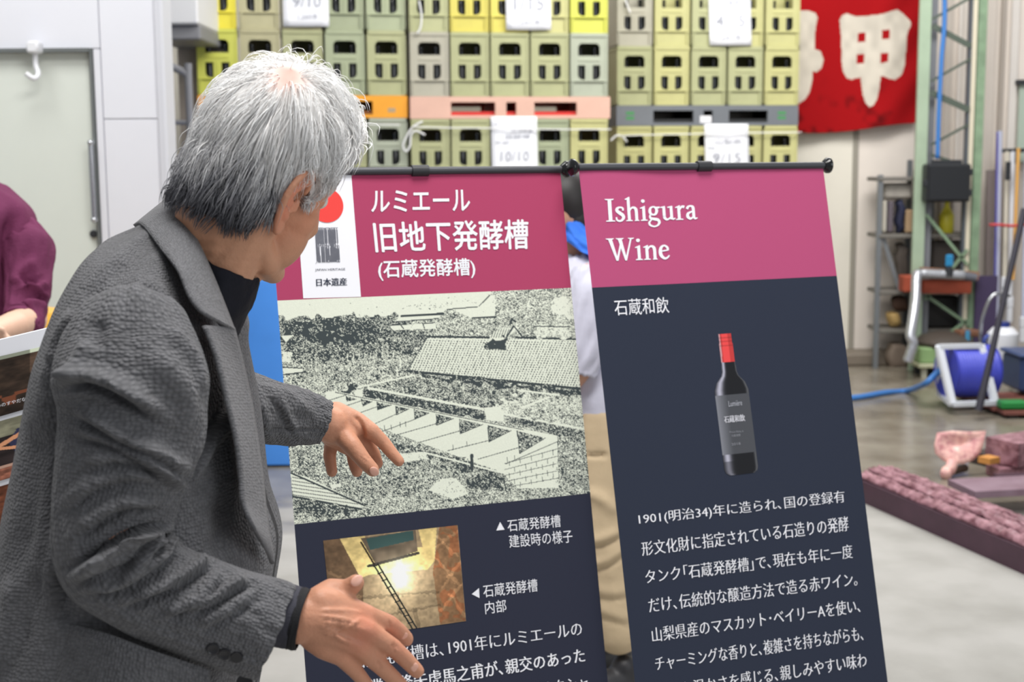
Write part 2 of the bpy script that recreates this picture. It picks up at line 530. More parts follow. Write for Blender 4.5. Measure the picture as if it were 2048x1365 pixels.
hr.build('handrail', GREYBEAM, None, smooth='auto', label='grey pipe handrail beside the brown recess, left of the crates', cat='handrail')

# ------------------------------------------------------------------ crates, bottles, pallets
PL = mat('crate_plastic', None, 0.5, objcol=True, var=0.09, scale=5)
BOT = mat('dark_bottle_glass', (16, 18, 20), 0.12, spec=0.9)
def rrect(x0, x1, y0, y1, r, corners):
    """rounded rectangle; corners = subset of 'bl br tr tl' that are rounded"""
    out = []
    for nm, cx, cy, a0 in (('bl', x0 + r, y0 + r, 180), ('br', x1 - r, y0 + r, 270), ('tr', x1 - r, y1 - r, 0), ('tl', x0 + r, y1 - r, 90)):
        if nm in corners:
            out += [(cx + r * math.cos(math.radians(a0 + t)), cy + r * math.sin(math.radians(a0 + t))) for t in (0, 30, 60, 90)]
        else:
            out.append(({'l': x0, 'r': x1}[nm[1]], {'b': y0, 't': y1}[nm[0]]))
    return out

CW, CD, CH = 0.265, 0.36, 0.42
def crate_parts():
    sh = MB()
    w0, w1 = 0.004, CW - 0.004
    holes = [rrect(.058, .206, .270, .352, .028, 'tr tl'), rrect(.056, .106, .112, .208, .03, 'bl'), rrect(.158, .208, .112, .208, .03, 'br')]
    v, f = plate([(w0, .100), (w1, .100), (w1, .405), (w0, .405)], holes, .007)
    sh.add(np.stack([v[:, 0], v[:, 2] + .010, v[:, 1]], 1), f)
    sh.box((CW / 2, .018, .050), (w1 - w0, .007, .100))                         # lower panel, set back
    for x in (.022, CW - .022): sh.box((x, .008, .05), (.012, .012, .098))       # its two ribs
    for x in (w0 + .0035, w1 - .0035): sh.box((x, CD / 2, .2025), (.007, CD - .012, .405))
    sh.box((CW / 2, CD - .010, .2025), (w1 - w0, .007, .405))
    sh.box((CW / 2, CD / 2, .006), (w1 - w0, CD - .012, .012))
    for x in (.012, CW - .012): sh.box((x, .006, .2525), (.014, .008, .300))     # raised stiles
    shell = sh.mesh('shell')
    rm = MB()
    rm.box((CW / 2, .007, .405), (CW, .014, .028), bev=.004)
    rm.box((CW / 2, CD - .007, .405), (CW, .014, .028), bev=.004)
    for x in (.007, CW - .007): rm.box((x, CD / 2, .405), (.014, CD, .028), bev=.004)
    rim = rm.mesh('rim')
    ld = MB(); ld.box((CW / 2, .008, .103), (CW - .004, .016, .010), bev=.003)
    ledge = ld.mesh('ledge')
    bt = MB(); bt.box((CW / 2, .007, .239), (.150, .010, .012), bev=.003)
    bt.box((CW / 2, .008, .155), (.012, .010, .11), bev=.003)
    bar = bt.mesh('grip_bar')
    for me in (shell, rim, ledge, bar): me.materials.append(PL)
    return [('rim', rim), ('ledge', ledge), ('grip_bar', bar)], shell
CPARTS, CSHELL = crate_parts()
bb = MB(); bb.lathe([(0.0, 0), (.034, 0), (.037, .006), (.037, .19), (.034, .215), (.018, .245), (.0145, .26), (.0145, .30), (.016, .302), (.016, .318), (0, .318)], (0, 0, 0), n=16)
BMESH = bb.mesh('bottle'); BMESH.materials.append(BOT); BMESH.shade_smooth()
PAL = {'olive': (190, 192, 146), 'beige': (196, 190, 150), 'yellow': (246, 232, 66), 'greygreen': (178, 186, 152), 'greybeige': (190, 186, 168),
       'oliveyellow': (206, 203, 142), 'limeyellow': (222, 224, 98), 'bluegrey': (182, 188, 168), 'mustard': (226, 214, 104)}
CNAME = {'olive': 'olive', 'beige': 'beige', 'yellow': 'bright yellow', 'greygreen': 'grey green', 'greybeige': 'grey beige', 'oliveyellow': 'yellowish olive',
         'limeyellow': 'lime yellow', 'bluegrey': 'blue grey', 'mustard': 'mustard yellow'}
ORD = ['leftmost', 'second from left', 'middle', 'second from right', 'rightmost']
def crate(pos, rz, colour, label, group, hscale=1.0, bottles=True, blabel=''):
    o = link_mesh('bottle_crate', CSHELL, None)
    o.location = pos; o.rotation_euler.z = rz; o.scale = (1, 1, 1)
    k = .80 * (1 + RNG.uniform(-.06, .06))
    rgba = tuple(np.clip(lin(PAL[colour]) * k, 0, 1)) + (1,)
    o.color = rgba
    tag(o, label, 'crate', group)
    for nm, me in CPARTS:
        c = link_mesh(nm, me, None, o); c.color = rgba
    if bottles:
        for x, sd in ((.081, 'left'), (.183, 'right')):
            p = np.array(pos) + np.array([math.cos(rz) * x - math.sin(rz) * .062, math.sin(rz) * x + math.cos(rz) * .062, .0125])
            b = link_mesh('wine_bottle', BMESH, None); b.location = p; b.rotation_euler.z = RNG.uniform(0, 6)
            tag(b, 'bottle in %s slot, %s' % (sd, blabel), 'bottle', 'dark bottles in the crates')
    return o

def pallet_mesh(Wp, rgb_in):
    """plastic pallet 1.36 x 0.8 x 0.145 with fork openings"""
    a = MB()
    hs = [rrect(x0, x1, .022, .108, .004, '') for x0, x1 in ((.20 * Wp, .42 * Wp), (.475 * Wp, .525 * Wp), (.615 * Wp, .83 * Wp))]
    v, f = plate([(0, 0), (Wp, 0), (Wp, .145), (0, .145)], hs, .03)
    for y in (.015, .725):
        a.add(np.stack([v[:, 0], v[:, 2] + y, v[:, 1]], 1), f)
    for x in (.012, Wp - .012): a.box((x, .37, .0725), (.024, .69, .145))
    d = MB()
    d.box((Wp / 2, .37, .134), (Wp - .05, .68, .018)); d.box((Wp / 2, .37, .024), (Wp - .05, .68, .046))
    blk = []
    for x in (.10, .45, .55, .9):
        q = MB(); q.box((x * Wp, .37, .07), (.05, .6, .10)); blk.append(q.mesh('block'))
    return a.mesh('frame'), d.mesh('deck'), blk

STACKS = [
    dict(name='left stack', px=(395, 190), dep=8.60, rz=math.radians(11), rows=[['yellow', 'beige', 'beige', 'greygreen', 'greygreen'], ['limeyellow', 'beige', 'olive', 'greygreen', 'olive']],
         low=['olive', 'olive', 'beige', 'olive', 'bluegrey'], pal=((236, 160, 40), (120, 70, 20)), pname='orange', pitch=.2725),
    dict(name='middle stack', px=(820, 193), dep=8.83, rz=math.radians(9), rows=[['olive', 'mustard', 'mustard', 'oliveyellow', 'limeyellow'], ['greybeige', 'olive', 'olive', 'olive', 'bluegrey']],
         low=['olive', 'olive', 'olive', 'greygreen', 'oliveyellow'], pal=((216, 174, 156), (196, 40, 34)), pname='salmon pink', pitch=.2695),
    dict(name='right stack', px=(1233, 211), dep=9.62, rz=math.radians(7), rows=[['greybeige', 'oliveyellow', 'olive', 'oliveyellow', 'oliveyellow'], ['olive', 'oliveyellow', 'olive', 'olive', 'oliveyellow']],
         low=['oliveyellow', 'oliveyellow', 'oliveyellow', 'oliveyellow', 'oliveyellow'], pal=((110, 114, 120), (30, 32, 34)), pname='dark grey', pitch=.2735),
]
SP = {}
for st in STACKS:
    o0 = P(*st['px'], st['dep']); rz = st['rz']; st['o'] = o0
    ex = np.array([math.cos(rz), math.sin(rz), 0]); ey = np.array([-math.sin(rz), math.cos(rz), 0])
    st['ex'], st['ey'] = ex, ey
    z2 = o0[2]
    hs = [CH] * 2
    nm, pit = st['name'], st['pitch']
    for r in range(2):
        for c in range(5):
            ccol = st['rows'][1 - r][c]
            rowname = ('bottom row', 'row above')[r]
            where = '%s crate, %s, %s row down, %s' % (CNAME[ccol], ORD[c], ('second', 'first')[r], nm)
            crate(o0 + ex * pit * c + [0, 0, CH * r + .0005], rz, ccol, where, 'bottle crates of the %s' % nm, blabel=where)
    # upper pallet
    fr_, dk_, bl_ = pallet_mesh(1.355, None)
    for ti, zz in ((0, z2 - .1455), (1, None)):
        if ti == 1: zz = z2 - .1455 - 4 * CH - .146
        pm = mat('pallet_plastic', st['pal'][0], .55, var=.08, scale=6)
        pi = mat('pallet_deck', st['pal'][1], .6)
        base = o0 + [0, 0, 0]; base[2] = max(zz, 0.0)
        st['base%d' % ti] = base
        t = empty('pallet', base, ('%s plastic pallet between the two tiers of the %s' if ti == 0 else '%s plastic pallet on the floor under the %s') % (st['pname'], nm), 'pallet', 'pallets under the crates')
        t.rotation_euler.z = rz
        fr2 = link_mesh('frame', fr_.copy(), pm, t); link_mesh('deck', dk_.copy(), pi, t); [link_mesh('block', q.copy(), pi, t) for q in bl_]
        if ti == 0:
            st['pallet'] = t
            if nm == 'right stack':
                gm = mat('green_print', (70, 140, 84), .6)
                for x in (.10, 1.23):
                    for k in range(2):
                        s_ = MB(); s_.box((x, -.0006, .055 + .035 * k), (.06, .001, .022)); s_.build('stamp', gm, t, local=True)
                s_ = MB(); s_.box((.66, -.0008, .045), (.085, .0015, .05)); s_.build('sticker', mat('sticker_white', (232, 232, 236), .5), t, local=True)
            if nm == 'left stack':
                s_ = MB(); s_.box((1.25, -.0006, .05), (.05, .001, .028)); s_.build('stamp', mat('stamp_grey', (170, 150, 120), .6), t, local=True)
    zlow = z2 - .1455
    for r in range(4):
        for c in range(5):
            ccol = st['low'][c]
            rn = ('third', 'fourth', 'fifth', 'lowest')[r]
            where = '%s crate, %s, %s row down, %s' % (CNAME[ccol], ORD[c], rn, nm)
            z = zlow - CH * (r + 1)
            crate(o0 * [1, 1, 0] + ex * pit * c + [0, 0, z - .0005], rz, ccol, where, 'bottle crates of the %s' % nm, bottles=(r == 0), blabel=where)
    print('stack', nm, 'ground pallet z', z2 - .1455 - 4 * CH - .146, proj(o0 + ex * pit * 5), st['base1'])

# sheets of paper tied to the crates
PAPER = mat('paper', (240, 241, 246), .6)
INK = mat('grey_ink', (158, 160, 170), .7)
def stack_pt(st, x, y, off):
    n = -st['ey']; o = st['o'] + n * off
    d = P(x, y, 1.0) - EYE
    return EYE + d * (((o - EYE) @ n) / (d @ n))
def quad_map(uv, q):
    """bilinear: q = TL, TR, BL, BR (3-D points)"""
    u, v = uv[:, :1], uv[:, 1:]
    return (q[0] * (1 - u) + q[1] * u) * v + (q[2] * (1 - u) + q[3] * u) * (1 - v)
def sheet(st, x0, x1, y0, y1, lines, label):
    X = np.zeros((9, 7, 3))
    for i, y in enumerate(np.linspace(y0, y1, 9)):
        for j, x in enumerate(np.linspace(x0, x1, 7)):
            X[i, j] = stack_pt(st, x + (i / 8 - .5) * 3, y, .006 + .012 * (i / 8) ** 2 + .004 * math.sin(j * 1.3 + i * .5))
    r = MB().grid(X).build('paper_sheet', PAPER, None, smooth=True, label=label, cat='sign')
    sm = r.modifiers.new('thickness', 'SOLIDIFY'); sm.thickness = .0008
    for s, a0, a1, b0, b1 in lines:
        v, f = text2d(s)
        q = [stack_pt(st, px, py, .006 + .012 * ((py - y0) / (y1 - y0)) ** 2 + .007) for px, py in ((a0, b0), (a1, b0), (a0, b1), (a1, b1))]
        MB().add(quad_map(v, q), f).build('lettering', INK, r)
S0, S1, S2 = STACKS
sheet(S0, 565, 657, -70, 53, [('9/10', 586, 642, -8, 14), ('1,260本', 596, 636, 27, 39)], 'white paper sheet reading 9/10 on the top row of the left stack')
sheet(S1, 1011, 1101, -66, 60, [('1/15', 1029, 1088, -8, 20), ('1,260本', 1031, 1083, 38, 49)], 'white paper sheet reading 1/15 on the top row of the middle stack')
sheet(S2, 1418, 1502, -34, 91, [('山梨県', 1446, 1480, -2, 10), ('4/15', 1432, 1490, 30, 52), ('1,260本', 1434, 1484, 68, 80)], 'white paper sheet reading 4/15 on the top row of the right stack')
sheet(S1, 983, 1075, 233, 356, [('マスカット・ベイリー', 990, 1068, 244, 254), ('2018年産', 1022, 1066, 258, 266), ('発酵槽', 1010, 1060, 269, 277), ('本数', 990, 1020, 282, 288), ('10/10', 1002, 1058, 302, 322)], 'white paper sheet reading 10/10 under the salmon pallet')
sheet(S2, 1410, 1498, 248, 366, [('マスカット・ベイリー', 1416, 1494, 260, 268), ('山梨県', 1430, 1484, 278, 288), ('本数', 1416, 1430, 293, 299), ('9/15', 1426, 1482, 306, 325)], 'white paper sheet reading 9/15 under the dark grey pallet')

# strings
STR = mat('white_twine', (232, 232, 232), .6)
def string(st, pts, r, label, off=.028):
    q = [stack_pt(st, x, y, off + (e if len(p) > 2 else 0)) for p in pts for x, y, e in [(p[0], p[1], p[2] if len(p) > 2 else 0)]]
    MB().tube(spline(q, 8), r, 8).build('packing_string', STR, None, smooth=True, label=label, cat='string')
string(S0, [(690, 248), (740, 249), (800, 250)], .004, 'thin white string drawn across the lower crates of the left stack')
string(S1, [(826, 254), (900, 256), (1000, 257), (1100, 259), (1222, 259)], .004, 'thin white string drawn across the lower crates of the middle stack')
string(S2, [(1236, 272), (1300, 270), (1400, 268), (1500, 266), (1603, 265)], .004, 'thin white string drawn across the lower crates of the right stack')
string(S1, [(838, 2), (843, 30), (841, 55), (834, 68)], .006, 'loose end of white string hanging at the left corner of the middle stack', .02)
string(S1, [(845, 243), (826, 254), (812, 275), (806, 292), (812, 303), (820, 292), (822, 270), (832, 262), (850, 270)], .0065, 'looped white string knotted at the lower left of the middle stack', .02)
string(S2, [(1250, -2), (1255, 12), (1260, 26)], .007, 'short white string end at the top left crate of the right stack', .02)
string(S2, [(1221, 282), (1232, 272), (1244, 273), (1254, 284)], .007, 'short white string knot at the lower left of the right stack', .02)

# ------------------------------------------------------------------ red banner flag on the back wall
CLOTH = mat('flag_cloth', None, .9, spec=.15, attr='Col', bump=.15, bscale=220)
fx, fy = np.meshgrid(np.linspace(1568, 1852, 190), np.linspace(-60, 275, 224))
left = 1850 - (fy + 60) * .045
X = np.zeros(fx.shape + (3,))
for i in range(fx.shape[0]):
    u = (fx[i] - 1568) / 284
    x = 1582 + u * (left[i] - 1582)
    y = np.where(fy[i] > -50, fy[i], fy[i]) + 0
    bot = 265 - 14 * u + 5 * np.sin(u * 5)
    y = -60 + (fy[i] + 60) / 335 * (bot + 60)
    for j in range(fx.shape[1]):
        X[i, j] = on_back(x[j], y[j], .10 + .020 * math.sin(u[j] * 9 + y[j] * .006) * (.4 + y[j] / 400) + .018 * math.sin((x[j] + y[j] * .75) * .075) * max(0, u[j] - .55) * 2)
        fx[i, j], fy[i, j] = x[j], y[j]
rgb = np.zeros(fx.shape + (3,)) + np.array([156, 14, 20])
dirt = np.clip((vnoise(fx / 28, fy / 34, 3) * .6 + vnoise(fx / 11, fy / 14, 4) * .4 - .55) * 3, 0, 1) * np.clip((fy - 150) / 90, 0, 1)
rgb = rgb * (1 - .45 * dirt[..., None])
def W5(pts): return [(1560 + x / 4.197, y / 4.197) for x, y in pts]
kou = W5([(500, 170), (520, 130), (560, 112), (640, 140), (760, 130), (860, 118), (940, 92), (985, 80), (1040, 120), (1095, 175), (1100, 215), (1070, 270), (1060, 400), (1045, 560), (1020, 630), (965, 672), (915, 660), (870, 640), (845, 645), (835, 740), (815, 830), (785, 885), (750, 900), (720, 870), (695, 800), (682, 700), (676, 650), (640, 655), (600, 670), (560, 655), (528, 600), (515, 500), (515, 330)])
shu = W5([(120, 90), (250, 92), (300, 110), (316, 150), (300, 220), (290, 330), (290, 410), (340, 430), (366, 500), (350, 570), (310, 605), (275, 600), (270, 680), (250, 770), (215, 830), (120, 900)])
cloth_w = np.array([214, 206, 192]) * (1 - .12 * vnoise(fx / 14, fy / 18, 9))[..., None]
kmask = inpoly(fx, fy, kou)
for cx, cy in ((683, 318), (887, 290), (674, 498), (876, 488)):
    c = W5([(cx - 32, cy - 38), (cx + 32, cy - 44), (cx + 32, cy + 34), (cx - 32, cy + 40)])
    kmask &= ~inpoly(fx, fy, c)
m_ = kmask | inpoly(fx, fy, shu)
rgb[m_] = cloth_w[m_]
fo = srgrid_mesh('flag', X, rgb, CLOTH)
org = Vector(X.reshape(-1, 3).mean(0)); fo.data.transform(Matrix.Translation(-org)); fo.location = org
sm = fo.modifiers.new('thickness', 'SOLIDIFY'); sm.thickness = .003
fo.location.y -= 0
tag(fo, 'red cloth flag with bold white characters hanging on the back wall', 'flag')

# ------------------------------------------------------------------ right-hand corner: lattice column and clutter
GREEN = mat('green_paint', (160, 178, 154), .5, var=.12, scale=4)
GREEN2 = mat('worn_green_paint', (126, 150, 122), .55, var=.3, scale=9)
GREENM = mat('machine_green', (134, 164, 112), .5, var=.12, scale=5)
DGREEN = mat('dark_green_steel', (86, 96, 86), .5, .2)
RUST = mat('rusty_red_paint', (160, 72, 48), .7, var=.2, scale=10)
CARD = mat('cardboard', (172, 144, 112), .8, var=.06)
NAVY = mat('navy_cloth', (36, 40, 66), .8)
BLUEPIPE = mat('blue_hose', (62, 120, 190), .4)
WHITEPL = mat('white_plastic_glossy', (226, 228, 234), .35)
TAPE = mat('silver_wrap', (200, 202, 208), .25, .7, bump=.5, bscale=40)
def gp(x, y, off): return on_back(x, y, off)
def ground(p): return np.array([p[0], p[1], 0.0])
lc = empty('lattice_column', ground(gp(1900, 500, .55)), 'green steel lattice column with zigzag braces in front of the back wall', 'column')
O = .55
def vline(x_top, x_bot, ybot, off):
    b = gp(x_bot, ybot, off); t = gp(x_top, -60, off)
    return ground(b), np.array([b[0] + (t[0] - b[0]) * .2, b[1] + (t[1] - b[1]) * .2, 3.2])
a, b = vline(1850, 1829, 700, O); MB().bar(a, b, .085, .03, up=tuple(BN)).build('post', GREEN, lc)
c1, c2 = a + BDIR * .075 - BN * .05, b + BDIR * .075 - BN * .05
MB().bar(c1, c2, .06, .03, up=tuple(BN)).build('post', mat('shaded_grey_flange', (120, 122, 128), .5), lc)
a2, b2 = vline(1962, 1940, 700, O); MB().bar(a2, b2, .06, .05, up=tuple(BN)).build('post', GREEN2, lc)
MB().bar(a2 - BDIR * .055, b2 - BDIR * .055, .035, .03, up=tuple(BN)).build('post', mat('cream_pipe', (214, 206, 184), .5), lc)
MB().bar(a2 - BDIR * .085, b2 - BDIR * .085, .02, .05, up=tuple(BN)).build('post', mat('dark_flange', (84, 90, 96), .5), lc)
for xa, ya, xb, yb, w in ((1866, 38, 1950, -10, .02), (1866, 52, 1941, 92, .04), (1863, 162, 1941, 118, .018), (1861, 185, 1938, 220, .045), (1862, 290, 1936, 250, .018), (1862, 310, 1900, 322, .02),
                          (1853, 430, 1935, 530, .022), (1850, 600, 1935, 500, .022), (1850, 590, 1938, 650, .022), (1850, 700, 1936, 640, .02)):
    MB().bar(gp(xa, ya, O + .03), gp(xb, yb, O + .03), w, .012, up=tuple(BN)).build('brace', DGREEN if ya < 400 else GREEN2, lc)
bx = MB(); c = (gp(1892, 366, O + .08)); wbox = np.linalg.norm(gp(1844, 366, O + .08) - gp(1939, 366, O + .08)); hbox = (gp(1892, 328, O + .08) - gp(1892, 404, O + .08))[2]
t = empty('control_box', c, 'black control box mounted on the green lattice column', 'box')
wbox *= .93
MB().box(c, (wbox, .12, hbox), rz=BA, bev=.012).build('body', BLACKM, t)
MB().box(c + [0, -.065, 0], (wbox * .9, .012, hbox * .9), rz=BA, bev=.004).build('lid', mat('black_lid', (30, 32, 36), .4), t)
for dx, dz in ((1, .28), (1, -.26), (-1, 0)): MB().box(c + BDIR * wbox / 2 * dx + [0, -.03, hbox * dz], (.035, .05, .05), rz=BA, bev=.006).build('latch', DARKM, t)
MB().box(gp(1893, 327, O + .06), (.22, .03, .05), rz=BA).build('mounting_bracket', DARKM, t)
hs = spline([gp(1888, -60, O + .07), gp(1889, 40, O + .07), gp(1883, 120, O + .07), gp(1878, 220, O + .07), gp(1875, 318, O + .07)], 10)
MB().tube(hs, .017, 10).build('air_hose', BLUEPIPE, None, smooth=True, label='blue air hose running down inside the lattice column', cat='hose')

# wire shelf rack
rk = empty('storage_rack', ground(gp(1800, 700, .3)), 'grey steel storage rack with sagging shelves left of the green column', 'rack')
RG = mat('rack_grey', (124, 128, 132), .45, .4)
for x, y, of in ((1761, 350, .45), (1838, 345, .45), (1820, 320, .1), (1866, 320, .1)):
    t_ = gp(x, y, of); MB().box((t_[0], t_[1], t_[2] / 2), (.035, .035, t_[2]), rz=BA).build('post', RG, rk)
for y in (358, 472, 585, 662):
    a, b = gp(1757, y, .45), gp(1950, y, .45)
    MB().box((a + b) / 2 - BN * .15, (np.linalg.norm(b - a), .36, .03), rz=BA, bev=.005).build('shelf', mat('rack_shelf', (112, 108, 102), .6, var=.1), rk)
MB().bar(gp(1766, 475, .44), gp(1800, 585, .44), .03, .01, up=tuple(BN)).build('brace', RG, rk)
def rackbox(name, x0, x1, y0, y1, off, m, label, cat, rot=0.0, bev=.01):
    a, b = gp(x0, y1, off), gp(x1, y0, off)
    w = np.linalg.norm((b - a)[:2]); hh = b[2] - a[2]
    c = (a + b) / 2
    return MB().box(c - BN * .06, (w, .14, hh), rz=BA + rot, bev=bev).build(name, m, None, label=label, cat=cat)
def softbag(name, x0, x1, y0, y1, off, m, label, cat):
    a, b = gp(x0, y1, off), gp(x1, y0, off); c = (a + b) / 2
    w = np.linalg.norm((b - a)[:2]); hh = b[2] - a[2]
    mb = MB(); mb.ell(c, (w / 2, .07, hh / 2), n=24, m=16)
    V = mb.v[0]; d = (V - c) / [w / 2, .07, hh / 2]
    sq = np.sign(d) * np.abs(d) ** .6
    V[:] = c + sq * [w / 2, .07, hh / 2] + .008 * np.sin(V[:, [2, 0, 1]] * 60)
    return mb.build(name, m, None, smooth=True, label=label, cat=cat)
softbag('cloth_bag', 1790, 1808, 398, 465, .36, NAVY, 'navy cloth bag on the upper shelf of the storage rack', 'bag')
rackbox('box_file', 1775, 1788, 403, 465, .40, mat('dull_violet_board', (96, 88, 96), .7), 'dull violet box file beside the navy cloth bag', 'box')
rackbox('cardboard_box', 1810, 1858, 420, 466, .40, CARD, 'brown cardboard box on the upper shelf of the storage rack', 'box')
rackbox('plastic_canister', 1765, 1774, 402, 465, .40, mat('offwhite', (214, 208, 196), .5), 'narrow off-white canister at the left end of the upper shelf', 'canister')
rackbox('folded_sheet', 1765, 1825, 366, 399, .40, mat('clear_sheet', (160, 154, 146), .5, var=.2, scale=14), 'crumpled grey sheet hanging from the top of the storage rack', 'sheet', bev=.02)
softbag('dark_bag', 1788, 1814, 485, 574, .36, mat('dark_brown_bag', (66, 58, 52), .7, var=.15), 'dark brown bag on the middle shelf of the storage rack', 'bag')
rackbox('dark_bin', 1862, 1930, 482, 578, .40, mat('dark_bin', (58, 52, 48), .6, var=.1), 'dark brown bin behind the green column below the yellow bottle', 'bin')
by = gp(1892, 466, .36)
MB().lathe([(0, 0), (.05, 0), (.055, .02), (.055, .13), (.03, .18), (.018, .2), (.018, .24), (0, .24)], by, n=18).build('yellow_bottle', mat('yellow_plastic', (206, 196, 50), .4), None, smooth='auto', label='yellow plastic bottle seen through the green column', cat='bottle')
rackbox('black_crate', 1848, 1920, 593, 655, .40, mat('blackish', (30, 28, 28), .6), 'black crate on the lower rack shelf behind the column', 'crate')
rackbox('red_channel', 1806, 1838, 552, 585, .66, RUST, 'short rusty red block left of the white bent pipe', 'block')
MB().bar(gp(1845, 573, O + .1), gp(1940, 573, O + .1), .06, .10, up=(0, 0, 1)).build('steel_channel', RUST, None, label='rusty red steel channel under the white bent pipe', cat='beam')
MB().bar(gp(1842, 543, O + .12), gp(1953, 552, O + .1), .08, .06).build('timber_rail', mat('brown_rail', (150, 104, 74), .7, var=.15), None, label='brown timber rail fixed across the green column', cat='rail')
pp = spline([gp(1928, 551, O + .22), gp(1880, 549, O + .22), gp(1840, 548, O + .22), gp(1833, 556, O + .24), gp(1831, 600, O + .34), gp(1824, 650, O + .44), gp(1821, 672, O + .47), gp(1826, 690, O + .48), gp(1815, 725, O + .48)], 8)
ipipe = MB().tube(pp, .036, 14).build('insulated_pipe', TAPE, None, smooth=True, label='bent white pipe wrapped in silver at the foot of the green column', cat='pipe')
MB().tube([gp(1928, 552, O + .22), gp(1952, 556, O + .22)], .032, 12).build('pipe_end', mat('grey_pipe', (110, 112, 120), .4, .3), ipipe, smooth='auto', label='dark grey pipe end')
vb = gp(1898, 545, O + .24); MB().lathe([(0, -.03), (.03, -.03), (.03, .03), (.012, .04), (.012, .07), (0, .07)], vb, n=14).build('valve', DARKM, ipipe, smooth='auto')
MB().box(vb + [0, 0, .085], (.055, .03, .09), bev=.01).build('valve_handle', mat('blue_handle', (40, 130, 180), .4), ipipe, label='blue valve handle')
# coffee coloured sack, lower shelf
softbag('jute_sack', 1774, 1800, 624, 651, .36, mat('jute', (176, 146, 92), .8, var=.1), 'tan jute sack on the lower shelf of the storage rack', 'sack')
softbag('dark_cloth', 1784, 1814, 592, 621, .36, mat('dark_cloth', (70, 48, 36), .8), 'dark brown cloth heaped above the tan jute sack', 'cloth')
softbag('grey_sack', 1772, 1812, 684, 738, .36, mat('grey_brown_sack', (118, 104, 92), .8, var=.1), 'grey brown sack on the floor under the storage rack', 'sack')
# green machine
gm_ = empty('green_machine', ground(gp(1880, 720, .75)), 'squat green machine base with dark top behind the blue hose reel', 'machine')
a, b = gp(1827, 722, .8), gp(1952, 690, .8)
MB().box(((a[0] + b[0]) / 2, (a[1] + b[1]) / 2, (a[2] + b[2]) / 2), (abs(b[0] - a[0]), .3, b[2] - a[2]), rz=BA, bev=.01).build('body', GREENM, gm_)
MB().box(((a[0] + b[0]) / 2, (a[1] + b[1]) / 2 - .01, a[2] - .015), (abs(b[0] - a[0]) + .03, .33, .03), rz=BA, bev=.006).build('base_rim', mat('pale_rim', (178, 180, 150), .5), gm_)
for s in (-1, 1): MB().box(((a[0] + b[0]) / 2 + s * .19, (a[1] + b[1]) / 2 - .1 + .03 * s, (a[2] - .03) / 2), (.035, .035, a[2] - .03), rz=BA).build('leg', mat('pale_leg', (170, 168, 150), .5), gm_)
MB().box(((a[0] + b[0]) / 2, (a[1] + b[1]) / 2 + .09, (a[2] - .03) / 2), (.38, .05, a[2] - .03), rz=BA).build('dark_underside', BLACKM, gm_)  # black box added to stand for the darkness under the machine base
t_ = gp(1888, 685, .8)
mb = MB(); mb.lathe([(0, 0), (.2, 0), (.21, .03), (.17, .07), (.06, .10), (0, .10)], (t_[0], t_[1], b[2]), n=24); mb.build('lid', mat('dark_brown_lid', (74, 66, 60), .5, var=.1), gm_, smooth='auto')
MB().box((t_[0] + .16, t_[1] - .02, b[2] + .09), (.16, .12, .05), rz=BA + .2, bev=.01).build('motor_cover', mat('rusty_cover', (120, 82, 62), .6, var=.15), gm_)
MB().lathe([(0, 0), (.018, 0), (.018, .1), (0, .1)], (t_[0] + .13, t_[1] - .12, b[2] + .02), n=12).build('tap', mat('blue_tap', (70, 140, 180), .4), gm_, smooth='auto')

# hose reel: white tube frame, blue hose wound on a drum
hr0 = ground(on_plane(1930, 812))
hrl = empty('hose_reel', hr0, 'blue hose wound on a white framed reel, its end running along the wet floor', 'hose reel')
dz = 8.35
pts = lambda x, y, d: P(x, y, d)
WF = mat('reel_frame_white', (214, 218, 226), .4)
fl_t, fr_t = pts(1878, 694, dz), pts(1962, 692, dz + .04)
fl_b, fr_b = pts(1905, 803, dz - .1), pts(1990, 800, dz - .06)
z_ = .067
fl_b[2] = fr_b[2] = z_
bl_b, br_b = pts(1880, 788, dz + .3), pts(1982, 786, dz + .35); bl_b[2] = br_b[2] = z_
for a, b in ((fl_t, fl_b), (fl_t, fr_t), (fr_t, fr_b), (fl_b, fr_b), (fl_t, bl_b), (fr_t, br_b), (bl_b, br_b), (fl_b, bl_b), (fr_b, br_b)):
    MB().bar(a, b, .042, .028).build('frame_tube', WF, hrl)
ca, cb = pts(1893, 742, dz + .10), pts(1978, 742, dz + .14)
ax = (cb - ca) / np.linalg.norm(cb - ca)
R_ = 0.158
dr = MB(); Ld = np.linalg.norm(cb - ca)
prof = [(0, 0)]
nw = 15
for k in range(nw):
    for t in (0.0, .25, .5, .75): prof.append((R_ + .006 * math.sin(math.pi * t), Ld * (k + t) / nw))
prof += [(R_, Ld), (0, Ld)]
dr.lathe(prof, ca, ax, 40); dr.build('wound_hose', mat('reel_blue', (72, 80, 196), .4), hrl, smooth='auto')
for q in (ca, cb): MB().lathe([(0, 0), (R_ + .012, 0), (R_ + .012, .008), (0, .008)], q - ax * .004, ax, 40).build('flange', mat('reel_flange', (58, 66, 176), .4), hrl, smooth='auto')
MB().tube([ca - ax * .03, cb + ax * .04], .02, 12).build('axle', STEEL, hrl)
hp = [on_plane(x, y, .02) for x, y in ((1560, 806), (1700, 797), (1770, 786), (1815, 782))] + [P(1850, 768, 8.5), P(1870, 750, 8.48), P(1886, 736, 8.46)]
hp[3][2] = .02; hp[4][2] = max(hp[4][2], .025)
MB().tube(spline(hp, 10), .019, 10).build('feed_hose', BLUEPIPE, hrl, smooth=True, label='lighter blue hose running along the wet floor')

